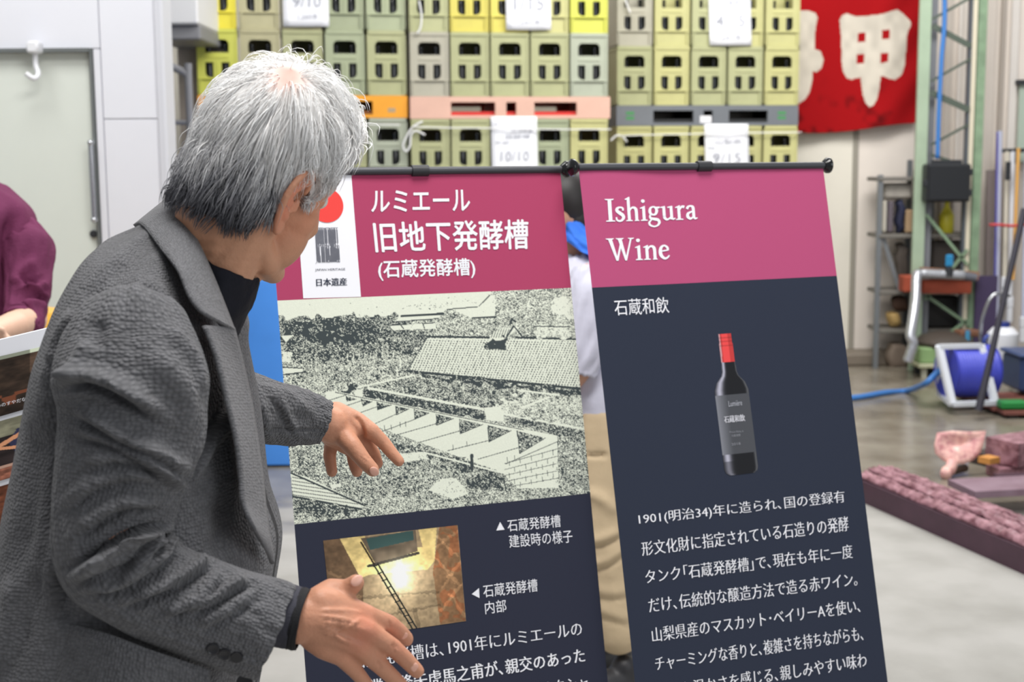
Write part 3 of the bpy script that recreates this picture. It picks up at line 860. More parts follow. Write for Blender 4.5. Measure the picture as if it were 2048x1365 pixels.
# brooms, boards and clutter at the right edge
RB = 0.25
def pole(name, a, b, r, m, label, cat, off=RB, off2=None):
    A, B = gp(*a, off), gp(*b, off2 if off2 is not None else off)
    return MB().tube([A, B], r, 10).build(name, m, None, smooth='auto', label=label, cat=cat)
BROOMS = []
rail = MB(); rail.bar(gp(2000, 302, .17), gp(2085, 300, .17), .05, .03); trail = rail.build('tool_rail', DARKM, None, label='dark rail on the wall from which the brooms hang', cat='rail')
def broom(x, y0, y1, wb, m, label, hm=None, r=.012, off=RB):
    A = gp(x, y0, off); B = gp(x - (y1 - y0) * .02, y1, off)
    t = empty('broom', (B[0], B[1], B[2]), label, 'broom', 'brooms on the right wall')
    BROOMS.append(t)
    MB().tube([A, B], r, 10).build('handle', m, t, smooth='auto')
    MB().box(B + [0, 0, -.02], (wb, .05, .09), rz=BA, bev=.01).build('head', hm or WHITEPL, t)
    bm = MB()
    bm.box(B + [0, 0, -.12], (wb * .92, .045, .12), rz=BA, bev=.01); bm.build('bristles', hm or WHITEPL, t)
LAV = mat('lavender_white', (200, 204, 226), .4)
broom(1999, 262, 640, .10, LAV, 'tall lavender white broom, leftmost at the right edge', r=.022)
broom(2014, 303, 560, .05, mat('cream_handle', (218, 212, 196), .5), 'cream handled broom between the lavender one and the orange pole', r=.016, off=.225)
broom(2054, 303, 640, .06, LAV, 'pale broom at the far right edge under the window', r=.018, off=.225)
broom(2026, 303, 600, .045, WHITEPL, 'white broom directly behind the orange handled pole', r=.018, off=.225)
pole('orange_pole', (2037, 296), (2026, 560), .013, mat('orange_handle', (226, 172, 92), .5), 'pale orange pole hanging among the white brooms', 'pole', .30)
pole('purple_rod', (1995, 264), (1990, 560), .006, mat('violet_edge', (84, 76, 190), .4), 'thin violet rod left of the lavender broom', 'rod', RB + .05)
MB().tube(spline([gp(1978, 450, RB + .12), gp(2000, 450, RB + .14), (gp(2024, 452, RB + .13)), gp(2060, 449, RB + .13)], 6), .011, 8).build('tie_string', mat('tie_string', (206, 70, 74), .6), None, smooth=True, label='red cord tied across the hanging brooms', cat='string')
MB().box(gp(2016, 342, RB + .08), (.035, .03, .14), rz=BA, bev=.005).build('clip', DARKM, BROOMS[1])
MB().box(gp(2035, 312, RB + .02), (.03, .03, .12), rz=BA, bev=.005).build('hook', DARKM, trail)
MB().bar(gp(1985, 340, .14), ground(gp(1978, 740, .14)) + [0, 0, .09], .09, .03, up=tuple(BN)).build('wall_post', mat('mauve_post', (146, 134, 132), .6), None, label='dull mauve post against the back wall left of the brooms', cat='post')
pb = gp(1973, 552, .6); pz = ground(gp(1966, 720, .6))
MB().bar(pz, pb, .16, .03, up=tuple(BN)).build('purple_board', mat('wine_purple_board', (64, 52, 84), .6, var=.1), None, label='dark purple board standing upright left of the brooms', cat='board')
a, b = on_plane(1957, 822, .06), P(2049, 418, 8.12)
MB().tube([a, a * .5 + b * .5, b], [.024, .018, .02], 12).build('leaning_pole', mat('dark_pole', (48, 46, 58), .5), None, smooth='auto', label='dark pole leaning in front of the blue hose reel', cat='pole')
# white jug with blue cap, grey stand
jp = P(2004, 712, 9.4)
t = empty('white_jug', jp, 'white plastic jug with a blue cap right of the hose reel', 'jug')
MB().lathe([(0, 0), (.095, 0), (.105, .02), (.105, .16), (.07, .20), (.03, .21), (0, .21)], jp, n=20).build('body', WHITEPL, t, smooth='auto')
MB().lathe([(0, .2), (.045, .2), (.045, .24), (0, .24)], jp, n=16).build('cap', mat('blue_cap', (40, 56, 130), .4), t, smooth='auto')
MB().tube(spline([jp + [-.08, 0, .16], jp + [-.13, -.01, .12], jp + [-.12, 0, .06]], 6), .014, 8).build('spout', mat('blue_spout', (54, 72, 150), .4), t, smooth=True)
sd = empty('trolley', jp * [1, 1, 0], 'grey trolley carrying the white jug', 'trolley')
MB().box(jp + [0, 0, -.012], (.26, .22, .022), bev=.006).build('tray', mat('grey_tray', (160, 158, 156), .5), sd)
for sx_ in (-1, 1):
    for sy_ in (-1, 1): MB().box((jp[0] + sx_ * .11, jp[1] + sy_ * .09, (jp[2] - .02) / 2), (.025, .025, jp[2] - .02)).build('leg', mat('grey_leg', (126, 124, 122), .5), sd)
MB().tube(spline([jp + [-.13, .02, -.02], jp + [-.15, .02, .2], jp + [-.08, .02, .42], jp + [.05, .02, .42]], 8), .012, 8).build('handle', CHROME, sd, smooth=True)
bp_ = on_plane(2086, 808, .0) + [0, 0, .046]
t = empty('blue_bin', bp_, 'dark blue plastic bin at the right edge of the picture', 'bin')
MB().box(bp_ + [0.05, 0.2, .135], (.38, .34, .23), bev=.02).build('body', mat('navy_plastic', (50, 66, 104), .45), t)
MB().box(bp_ + [0.05, 0.2, .26], (.41, .37, .025), bev=.01).build('rim', mat('navy_rim', (56, 74, 116), .45), t)
MB().bar(bp_ + [-.10, -.03, .017], bp_ + [.26, -.04, .017], .03, .03).build('skid', WHITEPL, t)
mt = empty('rubber_pallet', on_plane(1990, 822), 'flat dark red pallet on the wet floor under the blue hose reel', 'pallet')
RB_ = mat('wine_red_slat', (118, 70, 62), .6, var=.15, scale=8)
q0, q1, q2, q3 = on_plane(1905, 801), on_plane(2120, 797), on_plane(2120, 838), on_plane(2010, 838)
for k in range(5):
    t_ = (k + .5) / 5
    a, b = q0 * (1 - t_) + q3 * t_, q1 * (1 - t_) + q2 * t_
    MB().bar(a + [0, 0, .035], b + [0, 0, .035], .16, .02).build('slat', RB_, mt)
for s in (.15, .5, .85):
    a, b = q0 * (1 - s) + q1 * s, q3 * (1 - s) + q2 * s
    MB().bar(a + [0, 0, .0125], b + [0, 0, .0125], .06, .024).build('runner', mat('black_runner', (40, 32, 30), .7), mt)
gt = on_plane(2014, 832)
MB().box(gt + [0.02, -.02, .075], (.16, .1, .05), bev=.01).build('green_tray', mat('green_plastic', (30, 130, 60), .4), None, label='small bright green tray under the blue hose reel', cat='tray')

# pink scoop standing blade up on the floor
PINK = mat('stained_pink_plastic', (250, 206, 194), .45, var=.45, scale=24, rgb2=(196, 132, 136))
bs_ = on_plane(1893, 955)
sc0 = empty('shovel', bs_, 'pink wine-stained shovel blade standing up on the wet floor', 'shovel')
dsc = np.linalg.norm((bs_ - EYE) @ FW)
outl = [(1874, 866), (1905, 862), (1940, 864), (1971, 862), (1968, 885), (1960, 908), (1945, 922), (1925, 929), (1903, 929), (1886, 922), (1870, 908), (1868, 890)]
ctr = np.mean(outl, 0)
sb = MB(); rings = []
for k, s in enumerate((1.0, .75, .4, .05)):
    rings.append([P(ctr[0] + (x - ctr[0]) * s, ctr[1] + (y - ctr[1]) * s, dsc + .02 * (1 - s) + (950 - y) * .0006) for x, y in outl])
V = np.array(rings).reshape(-1, 3); n_ = len(outl)
f_ = [[i * n_ + j, i * n_ + (j + 1) % n_, (i + 1) * n_ + (j + 1) % n_, (i + 1) * n_ + j] for i in range(3) for j in range(n_)] + [[3 * n_ + j for j in range(n_)]]
sb.add(V, f_); so = sb.build('blade', PINK, sc0, smooth=True); so.modifiers.new('thickness', 'SOLIDIFY').thickness = .012
MB().tube(spline([P(1905, 925, dsc), P(1900, 940, dsc - .02), bs_ + [0.0, 0, .03], bs_ + [-.02, -.05, .025]], 6), .028, 12).build('socket', PINK, sc0, smooth=True)
a, b = bs_ + [0.0, -.02, .03], on_plane(1930, 948) + [0, .0, .03]
MB().tube([a, b], .02, 10).build('handle', mat('dark_wood_handle', (74, 58, 48), .6), sc0, smooth='auto')

# wine stained press timbers
WINE = mat('wine_stained_wood', (176, 132, 142), .45, var=.45, scale=16, rgb2=(104, 62, 72), bump=.6, bscale=50)
WINE2 = mat('wine_dark_wood', (70, 44, 58), .55, var=.2, scale=10)
a, b = on_plane(1716, 1000), on_plane(2120, 1180)
tm = empty('press_timber', a * .5 + b * .5, 'long wine-stained grooved timber lying across the floor at the right', 'timber')
d = (b - a) / np.linalg.norm(b - a); nrm = np.array([-d[1], d[0], 0])
MB().bar(a + nrm * .09 + [0, 0, .05], b + nrm * .09 + [0, 0, .05], .20, .10).build('beam', WINE2, tm)
LT = np.linalg.norm(b - a); tl_ = np.linspace(0, 1, 150)
for k in range(5):
    x_ = np.linspace(.0 + .046 * k, .0 + .046 * k + .042, 9)
    X = np.zeros((150, 9, 3))
    for j_, xx in enumerate(x_):
        w_ = (xx - .115) / .115; edge = 1 - abs(j_ - 4) / 4
        hgt = .075 * math.sqrt(max(0, 1 - .8 * w_ * w_)) - .045 + .010 * min(1, edge * 3)
        nz = (vnoise(tl_ * 34 + k * 7, np.full(150, j_ * .5 + k * 3.3), 50 + k) - .5) * .013 + (vnoise(tl_ * 120 + k, np.full(150, j_ * .9 + k), 60 + k) - .5) * .007
        q_ = a + np.outer(tl_ * LT, d) + nrm * (xx + .0) + np.outer((vnoise(tl_ * 20, np.full(150, k * 2.2), 70) - .5) * .008, nrm)
        q_[:, 2] = .101 + np.maximum(hgt + nz + .012, .003)
        X[:, j_] = q_
    o_ = MB().grid(X).build('slat', WINE, tm, smooth=True); o_.modifiers.new('thickness', 'SOLIDIFY').thickness = .012
def board(x0, y0, x1, y1, w, h, z, m, label):
    a, b = on_plane(x0, y0, z), on_plane(x1, y1, z)
    MB().bar(a, b, w, h).build('wooden_board', m, None, label=label, cat='board', group='wine-stained boards on the floor')
GREYW = mat('greyed_wine_board', (146, 122, 136), .5, var=.15, scale=7, rgb2=(118, 90, 104))
board(1922, 978, 2110, 968, .24, .03, .102, GREYW, 'flat greyish purple board lying behind the grooved timber')
board(1955, 918, 2110, 896, .12, .06, .031, mat('dark_edge_wood', (58, 46, 42), .6), 'dark brown plank end lying behind the shovel')
board(2003, 905, 2120, 886, .2, .12, .1225, WINE, 'mottled purple block at the right edge behind the boards')
board(1985, 944, 2120, 936, .12, .05, .03, WINE, 'reddish purple plank between the shovel and the flat board')
MB().bar(on_plane(1968, 922, .095), on_plane(1988, 918, .095), .07, .03).build('orange_offcut', mat('orange_wood', (200, 140, 70), .6), None, label='small orange wood offcut beside the shovel', cat='board')
board(1990, 962, 2110, 958, .05, .06, .031, WINE2, 'dark plank supporting the flat greyish board')
board(1930, 982, 2030, 976, .06, .05, .030, WINE2, 'dark batten under the left end of the flat board')

# blue tarpaulin over boxes, left of the left banner; yellow barrel
TARP = mat('blue_tarp', (84, 160, 255), .45, var=.06, scale=4, bump=.25, bscale=9)
gx = np.linspace(0, 1, 60); gz = np.linspace(0, 1, 50)
bl = on_plane(470, 935); br = on_plane(605, 935)
mb = MB(); Yf = bl[1]
cxm = -1.28; wT, dT, hT = 1.0, .7, 1.02
pr = []
for ang in np.linspace(0, 2 * math.pi, 120, endpoint=False):
    c_, s_ = math.cos(ang), math.sin(ang)
    pr.append((np.sign(c_) * abs(c_) ** .35 * wT / 2, np.sign(s_) * abs(s_) ** .35 * dT / 2, ang))
rows = []
for k in range(24):
    t = k / 23
    if t < .75: z, sc = .012 + hT * t / .75, 1 + .03 * (1 - t)
    else: z, sc = hT + .012 + .05 * math.sin((t - .75) / .25 * math.pi / 2), 1.0 - (t - .75) / .25 * .98
    rows.append([(cxm + x * sc * (1 + .012 * math.sin(a * 11 + t * 3)), Yf + dT / 2 + y * sc * (1 + .02 * math.sin(a * 13 + t * 5)), z) for x, y, a in pr])
Xr = np.array(rows); Xr = np.concatenate([Xr, Xr[:, :1]], 1)
mb.grid(Xr); mb.build('tarpaulin', TARP, None, smooth=True, label='bright blue tarpaulin draped over a block behind the left banner', cat='tarpaulin')
yb = P(96, 640, 4.9)
t = empty('yellow_barrel', ground(yb), 'yellow plastic barrel seen between the maroon sweatshirt and the grey jacket', 'barrel')
MB().lathe([(0, 0), (.20, 0), (.22, .03), (.235, .3), (.235, .62), (.22, yb[2] - .02), (.20, yb[2] + .03), (0, yb[2] + .03)], ground(yb) - [.16, 0, 0], n=32).build('body', mat('amber_plastic', (228, 172, 60), .4), t, smooth='auto')
MB().lathe([(.225, 0), (.245, .0), (.245, .025), (.225, .025)], ground(yb) - [.16, 0, -.6], n=32).build('hoop', mat('amber_hoop', (214, 158, 50), .4), t, smooth='auto')
# ------------------------------------------------------------------ the two fabric banners
PRINTM = mat('printed_fabric', None, .75, attr='Col', spec=.2)
PINKF = mat('raspberry_fabric', (180, 78, 119), .75, bump=.08, bscale=900, spec=.2)
PINKL = mat('crimson_fabric', (172, 66, 101), .75, bump=.08, bscale=900, spec=.2)
DARKF = mat('midnight_fabric', (44, 50, 66), .75, bump=.08, bscale=900, spec=.2)
DARKL = mat('dark_slate_fabric', (45, 48, 64), .75, bump=.08, bscale=900, spec=.2)
WPRINT = mat('white_print', (240, 240, 246), .7, spec=.2)
INKB = mat('navy_print', (36, 44, 66), .7)
REDP = mat('red_print', (236, 62, 56), .7)
RODM = mat('grey_rod', (66, 67, 72), .42, .25)
RODB = mat('black_gloss_cap', (22, 23, 25), .15)

class Banner:
    def __init__(s, o, th, t, Wd, ripple):
        s.O = np.array(o, float); s.W = Wd
        s.U = np.array([math.cos(th), math.sin(th), 0])
        s.D = np.array([math.sin(t) * math.sin(th), -math.sin(t) * math.cos(th), -math.cos(t)])
        s.N = np.cross(s.D, s.U); s.N /= np.linalg.norm(s.N)
        if s.N @ (EYE - s.O) < 0: s.N = -s.N
        s.rip = ripple
    def uv(s, x, y):
        d = P(x, y, 1.0) - EYE
        k = ((s.O - EYE) @ s.N) / (d @ s.N)
        q = EYE + d * k - s.O
        return np.array([q @ s.U, q @ s.D])
    def S(s, u, v, off=0.0):
        """surface point: gentle vertical ripples in the cloth"""
        u, v = np.asarray(u, float)[..., None], np.asarray(v, float)[..., None]
        w = s.rip * (np.sin(u * 14 + 1.0) * np.exp(-((v - .0) / .9) ** 2) + .6 * np.sin(u * 23 + v * 3))
        return s.O + s.U * u + s.D * v + s.N * (w + off)
    def quad(s, tl, tr, bl, br):
        return [s.uv(*p) for p in (tl, tr, bl, br)]
    def cloth(s, name, v0, v1, m, parent, u0=0.0, u1=None, off=0.0, nu=40, nv=None):
        u1 = s.W if u1 is None else u1
        nv = nv or max(4, int((v1 - v0) / .03))
        uu, vv = np.meshgrid(np.linspace(u0, u1, nu), np.linspace(v0, v1, nv))
        return MB().grid(s.S(uu, vv, off)).build(name, m, parent, smooth=True)
    def text(s, name, st, corners, m, parent, off=.0009, mincho=0.0, thin=0.0, bold=0.0):
        q = s.quad(*corners)
        v, f = text2d(st, thin)
        uv = quad_map(v, q)
        mb = MB()
        if mincho:
            for k, dx in enumerate((-mincho, 0, mincho)):
                mb.add(s.S(uv[:, 0] + dx, uv[:, 1], off + .00004 * k), f)
        elif bold:
            for k, (dx, dy) in enumerate(((0, 0), (-bold, 0), (bold, 0), (0, bold), (0, -bold))):
                mb.add(s.S(uv[:, 0] + dx, uv[:, 1] + dy, off + .00004 * k), f)
        else:
            mb.add(s.S(uv[:, 0], uv[:, 1], off), f)
        return mb.build(name, m, parent)
    def poly(s, name, pts, m, parent, off=.0007):
        uv = np.array([s.uv(*p) for p in pts])
        return MB().add(s.S(uv[:, 0], uv[:, 1], off), [list(range(len(uv)))]).build(name, m, parent)

def banner_hardware(B, root, rod_v, capl, clip_u, foot_side):
    a, b = B.O - B.U * .008 + B.D * rod_v, B.O + B.U * (B.W + .008) + B.D * rod_v
    r = .0078
    MB().tube([a, b], r, 16).build('top_rod', RODM, root, smooth='auto')
    for e, sgn in ((a, -1), (b, 1)):
        if sgn == -1 and not capl: continue
        MB().lathe([(0, -.006), (.010, -.006), (.0135, -.002), (.0175, .003), (.0175, .008), (.012, .012), (0, .0125)], e, B.U * sgn, 24).build('end_cap', RODB, root, smooth='auto')
    c = B.O + B.U * clip_u + B.D * rod_v
    cl = MB(); cl.lathe([(r + .0003, -.017), (r + .0035, -.017), (r + .0035, .017), (r + .0003, .017)], c, B.U, 20)
    cl.box(c - B.N * .012, (.02, .012, .014))
    cl.build('rod_clip', mat('clip_black', (40, 41, 45), .5), root, smooth='auto')
    # rear pole and floor base
    vf = (B.O[2] - .012) / -B.D[2]
    foot = B.O + B.U * clip_u + B.D * (vf) - B.N * .02
    MB().tube([c - B.N * .014, foot], .007, 10).build('rear_pole', RODM, root, smooth='auto')
    fb = MB()
    g0 = np.array([foot[0], foot[1], .012])
    hN = np.array([B.N[0], B.N[1], 0]); hN /= np.linalg.norm(hN)
    fb.bar(B.O * [1, 1, 0] + B.D * [vf, vf, 0] + [0, 0, .012], (B.O + B.U * B.W) * [1, 1, 0] + B.D * [vf, vf, 0] + [0, 0, .012], .05, .024)
    fb.build('base_bar', RODM, root)
    for uu in (.08, B.W - .08):
        q = B.O * [1, 1, 0] + B.U * uu + B.D * [vf, vf, 0] + [0, 0, .008]
        MB().bar(q + hN * .14, q - hN * .22, .03, .016).build('foot', RODM, root)

BR = Banner((0.13679, 2.71690, 1.53890), 0.41626, 0.24028, .60, .0012)
BL = Banner((-0.45704, 2.53134, 1.53456), 0.37685, 0.22554, .60, .0012)
VB = 1.52
# right banner
q = BR.O * [1, 1, 0] + BR.U * .3 + BR.D * [1.55, 1.55, 0]
br_ = empty('roll_banner', (q[0], q[1], 0), 'tall banner reading Ishigura Wine with a pictured bottle, right of the other banner', 'banner')
vs = (BR.uv(1183, 573)[1] + BR.uv(1670, 555)[1]) / 2
BR.cloth('pink_field', 0, vs, PINKF, br_)
BR.cloth('dark_field', vs, VB, DARKF, br_)
banner_hardware(BR, br_, -.006, True, .295, 1)
# left banner
q = BL.O * [1, 1, 0] + BL.U * .3 + BL.D * [1.55, 1.55, 0]
bl_ = empty('roll_banner', (q[0], q[1], 0), 'tall banner with an old black and white roof photograph, nearer the grey haired man', 'banner')
v1 = (BL.uv(555, 600)[1] + BL.uv(1142, 578)[1]) / 2
v2 = (BL.uv(590, 1048)[1] + BL.uv(1180, 988)[1]) / 2
BL.cloth('pink_field', 0, v1, PINKL, bl_)
BL.cloth('dark_field', v2, VB, DARKL, bl_)
banner_hardware(BL, bl_, -.006, True, .30, -1)

# --- printing on the right banner: serif title built stroke by stroke
def ribbon(pts, w):
    p = np.asarray(pts, float); w = np.asarray(w, float) / 2
    t = np.gradient(p, axis=0); t /= np.linalg.norm(t, axis=1)[:, None] + 1e-9
    n = np.stack([-t[:, 1], t[:, 0]], 1)
    a, b = p + n * w[:, None], p - n * w[:, None]
    V = np.empty((2 * len(p), 2)); V[0::2] = a; V[1::2] = b
    return V, [[2 * i, 2 * i + 1, 2 * i + 3, 2 * i + 2] for i in range(len(p) - 1)]
def rib(ctrl):
    """ctrl = [(x, y, w)]"""
    c = spline(ctrl, 7); return ribbon(c[:, :2], c[:, 2])
def quad_(*p): return np.array(p, float), [[0, 1, 2, 3]]
def rect(x0, y0, x1, y1): return quad_((x0, y0), (x1, y0), (x1, y1), (x0, y1))
def disc(x, y, r, n=16):
    a = np.arange(n) * 2 * math.pi / n
    return np.stack([x + r * np.cos(a), y + r * np.sin(a)], 1), [list(range(n))]
def foot(x0, x1, y, up=1): return quad_((x0, y), (x1, y), (x1 - .05, y + .045 * up), (x0 + .05, y + .045 * up))
G = {   # x-height .62, cap height 1.0 (with ascender 1.08); advance width
    'I': (.42, [rect(.14, .02, .28, .98), foot(0, .42, 0), foot(0, .42, 1.0, -1)]),
    's': (.44, [rib([(.36, .47, .05), (.34, .58, .07), (.21, .62, .07), (.09, .56, .10), (.08, .46, .12), (.20, .36, .14), (.33, .26, .13), (.36, .14, .11), (.26, .03, .08), (.14, .015, .07), (.05, .06, .06), (.03, .18, .045)])]),
    'h': (.66, [rect(.10, .02, .21, 1.02), quad_((.0, .98), (.21, 1.08), (.21, 1.0), (.02, .95)), foot(.0, .31, 0), rib([(.19, .46, .05), (.28, .57, .06), (.39, .60, .09), (.48, .53, .12), (.505, .40, .115), (.505, .2, .11), (.505, .03, .11)]), foot(.40, .62, 0)]),
    'i': (.34, [rect(.11, .02, .22, .62), quad_((.0, .57), (.22, .66), (.22, .60), (.02, .54)), foot(.0, .33, 0), disc(.155, .88, .075)]),
    'g': (.58, [rib([(.24, .25, .06), (.12, .30, .10), (.08, .42, .11), (.13, .56, .08), (.26, .615, .06), (.38, .55, .10), (.41, .42, .11), (.35, .29, .09), (.24, .25, .06)]), quad_((.37, .52), (.56, .56), (.56, .62), (.37, .61)),
                rib([(.15, .30, .05), (.07, .20, .06), (.11, .10, .10), (.28, .06, .12), (.44, .02, .12), (.50, -.09, .10), (.42, -.22, .07), (.24, -.27, .06), (.06, -.21, .08), (.02, -.10, .07), (.10, .0, .05), (.18, .05, .04)])]),
    'u': (.66, [rect(.09, .14, .20, .62), quad_((-.01, .60), (.20, .64), (.20, .57), (-.01, .56)), rib([(.145, .2, .11), (.16, .10, .11), (.24, .035, .09), (.35, .05, .06), (.45, .13, .05)]), rect(.44, .03, .55, .62), quad_((.33, .60), (.55, .64), (.55, .57), (.33, .56)), quad_((.55, .0), (.66, .05), (.66, .09), (.53, .07))]),
    'r': (.46, [rect(.11, .02, .22, .62), quad_((.0, .57), (.22, .66), (.22, .60), (.02, .54)), foot(.0, .36, 0), rib([(.20, .44, .05), (.28, .56, .07), (.36, .60, .10), (.43, .57, .12)])]),
    'a': (.54, [rib([(.07, .48, .10), (.12, .57, .09), (.24, .615, .07), (.35, .56, .11), (.37, .42, .11), (.37, .2, .11), (.38, .09, .10), (.44, .035, .07), (.53, .06, .04)]), rib([(.36, .38, .05), (.22, .33, .07), (.10, .26, .10), (.08, .13, .12), (.17, .045, .10), (.27, .06, .07), (.36, .15, .05)])]),
    'W': (1.24, [quad_((.10, 1.0), (.25, 1.0), (.49, .0), (.42, .0)), quad_((.42, .0), (.49, .0), (.69, .80), (.65, .86)), quad_((.53, 1.0), (.68, 1.0), (.88, .0), (.81, .0)), quad_((.81, .0), (.87, .0), (1.14, .98), (1.09, .98)), foot(.0, .36, 1.0, -1), foot(.44, .80, 1.0, -1), foot(.98, 1.26, 1.0, -1)]),
    'n': (.66, [rect(.10, .02, .21, .62), quad_((.0, .57), (.21, .66), (.21, .60), (.02, .54)), foot(.0, .31, 0), rib([(.19, .46, .05), (.28, .57, .06), (.39, .60, .09), (.48, .53, .12), (.505, .40, .115), (.505, .2, .11), (.505, .03, .11)]), foot(.40, .62, 0)]),
    'e': (.52, [rib([(.10, .36, .05), (.25, .38, .05), (.41, .405, .05)]), rib([(.42, .39, .07), (.40, .52, .09), (.27, .615, .07), (.13, .54, .10), (.07, .36, .13), (.10, .17, .13), (.23, .04, .10), (.37, .06, .07), (.47, .16, .04)])]),
}
def serif_word(wd):
    x = 0; vs_, fs_, n = [], [], 0
    for ch in wd:
        adv, prs = G[ch]
        for v, f in prs:
            vs_.append(np.asarray(v) + [x, 0]); fs_ += [[i + n for i in q] for q in f]; n += len(v)
        x += adv + .035
    v = np.concatenate(vs_); v[:, 0] /= v[:, 0].max()
    return v, fs_
def serif_print(B, wd, l_base, r_base, l_cap, m, parent):
    """l_base, r_base = pixels of the baseline ends, l_cap = pixel of cap height at the left end"""
    o, r, c = B.uv(*l_base), B.uv(*r_base), B.uv(*l_cap)
    v, f = serif_word(wd)
    uv = o + np.outer(v[:, 0], r - o) + np.outer(v[:, 1], c - o)
    mb = MB()
    for k, (dx, dy) in enumerate(((0, 0), (.0007, 0), (-.0007, 0), (0, .0004))):
        mb.add(B.S(uv[:, 0] + dx, uv[:, 1] + dy, .0009 + .00004 * k), f)
    return mb.build('lettering', m, parent)
serif_print(BR, 'Ishigura', (1211, 444), (1395, 438.5), (1208, 399), WPRINT, br_)
serif_print(BR, 'Wine', (1213, 523), (1340, 518), (1210, 478), WPRINT, br_)
T = lambda B, s, c, root, m=WPRINT, **k: B.text('lettering', s, c, m, root, **k)
T(BR, '石蔵和飲', ((1225.6, 600), (1336, 594), (1229.4, 632.6), (1339, 626.8)), br_)
MIN = dict(mincho=.0005, thin=-.012)
rows_r = [('1901(明治34)年に造られ､国の登録有', (1275.7, 1028), (1686.6, 981), (1278.6, 1053.5), (1689, 1009)),
          ('形文化財に指定されている石造りの発酵', (1281.6, 1084.6), (1694, 1032.7), (1284.6, 1112.8), (1696.5, 1062.4)),
          ('タンク｢石蔵発酵槽｣で､現在も年に一度', (1289, 1141), (1702, 1089), (1292, 1169), (1704.5, 1117)),
          ('だけ､伝統的な醸造方法で造る赤ワイン｡', (1295.5, 1197.4), (1712, 1144), (1298.5, 1226.5), (1714, 1172)),
          ('山梨県産のマスカット･ベイリーAを使い､', (1302.4, 1256.7), (1717.8, 1197.4), (1305.3, 1285.8), (1719.9, 1225.6)),
          ('チャーミングな香りと､複雑さを持ちながらも､', (1309, 1314.6), (1723.7, 1252.3), (1312, 1342.8), (1726, 1282)),
          ('どこか温かさを感じる､親しみやすい味わ', (1316, 1372), (1731, 1305.7), (1319, 1401), (1733, 1335))]
for s, a, b, c, d in rows_r: T(BR, s, (a, b, c, d), br_, **MIN)
# printed wine bottle (flat print)
ct, cb_ = BR.uv(1449, 668), BR.uv(1484, 949)
hb_ = cb_[1] - ct[1]; wb_ = .0875
nu, nv = 72, 230
uu, vv = np.meshgrid(np.linspace(-.5, .5, nu), np.linspace(0, 1, nv))
prof_v = [0, .195, .27, .30, .345, .40, .96, .985, 1.0]
prof_w = [.185, .20, .21, .25, .40, .475, .475, .45, .36]
hw = np.interp(vv, prof_v, prof_w)
rel = uu / hw
body = np.zeros(uu.shape + (3,)) + np.array([30, 31, 35])
hl = np.exp(-((rel + .72) / .22) ** 2)[..., None] * np.array([150, 148, 160]) * np.where(vv < .9, 1, .6)[..., None]
body = body + hl + np.exp(-((rel - .93) / .08) ** 2)[..., None] * 60
lab = (vv > .435) & (vv < .855)
body[lab] = (np.array([84, 86, 92]) + (150 - 84) * np.clip((-rel[lab] - .3) / .8, 0, 1)[:, None] * np.array([1, 1, 1.06])) * .92
cap = vv < .205
body[cap] = np.array([205, 66, 66]) + np.where(np.abs(rel[cap] + .1) < .45, 26, -12)[:, None] * np.array([1, .4, .4])
body[cap & (rel < -.75)] = (196, 150, 154)
for v_ in (.03, .055, .085): body[cap & (np.abs(vv - v_) < .004)] *= .85
inside = np.abs(rel) <= 1
bgd = np.array([44, 50, 66])
body[~inside] = bgd
bm_ = srgrid_mesh('printed_bottle', BR.S(ct[0] + uu * wb_ + (cb_[0] - ct[0]) * vv, ct[1] + vv * hb_, .0006), body, PRINTM, br_)
bm2 = bmesh.new(); bm2.from_mesh(bm_.data)
bm2.verts.ensure_lookup_table()
fl_ = inside.ravel()
bmesh.ops.delete(bm2, geom=[v for v in bm2.verts if not fl_[v.index]], context='VERTS')
bm2.to_mesh(bm_.data); bm2.free()
LG = mat('pale_label_print', (206, 206, 214), .7)
T(BR, 'Lumière', ((1456, 803), (1483, 800), (1457, 814), (1484, 811)), br_, m=mat('mid_label_print', (176, 178, 188), .7), off=.0012)
T(BR, '石蔵和飲', ((1447, 833), (1488, 829), (1449, 847), (1490, 843)), br_, m=LG, off=.0012, mincho=.0004)
for s, y in (('Muscat Bailey A', 863), ('石蔵発酵', 870), ('2018', 887)):
    T(BR, s, ((1458 if len(s) > 5 else 1462, y), (1486 if len(s) > 5 else 1480, y - 2), (1459 if len(s) > 5 else 1463, y + 5), (1487 if len(s) > 5 else 1481, y + 3)), br_, m=mat('faint_label_print', (140, 142, 150), .7), off=.0012)

# --- printing on the left banner
T(BL, 'ルミエール', ((743, 382), (938, 380), (743, 424), (940, 422)), bl_, bold=.0006)
T(BL, '旧地下発酵槽', ((746, 444.5), (1055, 440), (752, 504.6), (1057, 498)), bl_, bold=.0009)
T(BL, '(石蔵発酵槽)', ((755.7, 520.7), (948, 517), (757.8, 561.7), (951, 556)), bl_, bold=.0006)
BL.poly('white_field', [(588, 341), (702, 342), (722, 594), (606, 597.5)], WPRINT, bl_, off=.0006)
uvc = BL.uv(652, 411); a_ = np.arange(40) * 2 * math.pi / 40
rr = BL.uv(686.5, 411)[0] - uvc[0]
MB().add(BL.S(uvc[0] + rr * np.cos(a_), uvc[1] + rr * np.sin(a_), .0010), [list(range(40))]).build('red_disc', REDP, bl_)
T(BL, 'JAPAN HERITAGE', ((629.7, 538.3), (690, 536.5), (630, 544), (690.5, 542.5)), bl_, m=INKB, off=.0011)
T(BL, '日本遺産', ((631.8, 558), (693, 556), (632.5, 573.4), (693.6, 571.4)), bl_, m=INKB, off=.0011, mincho=.0005)
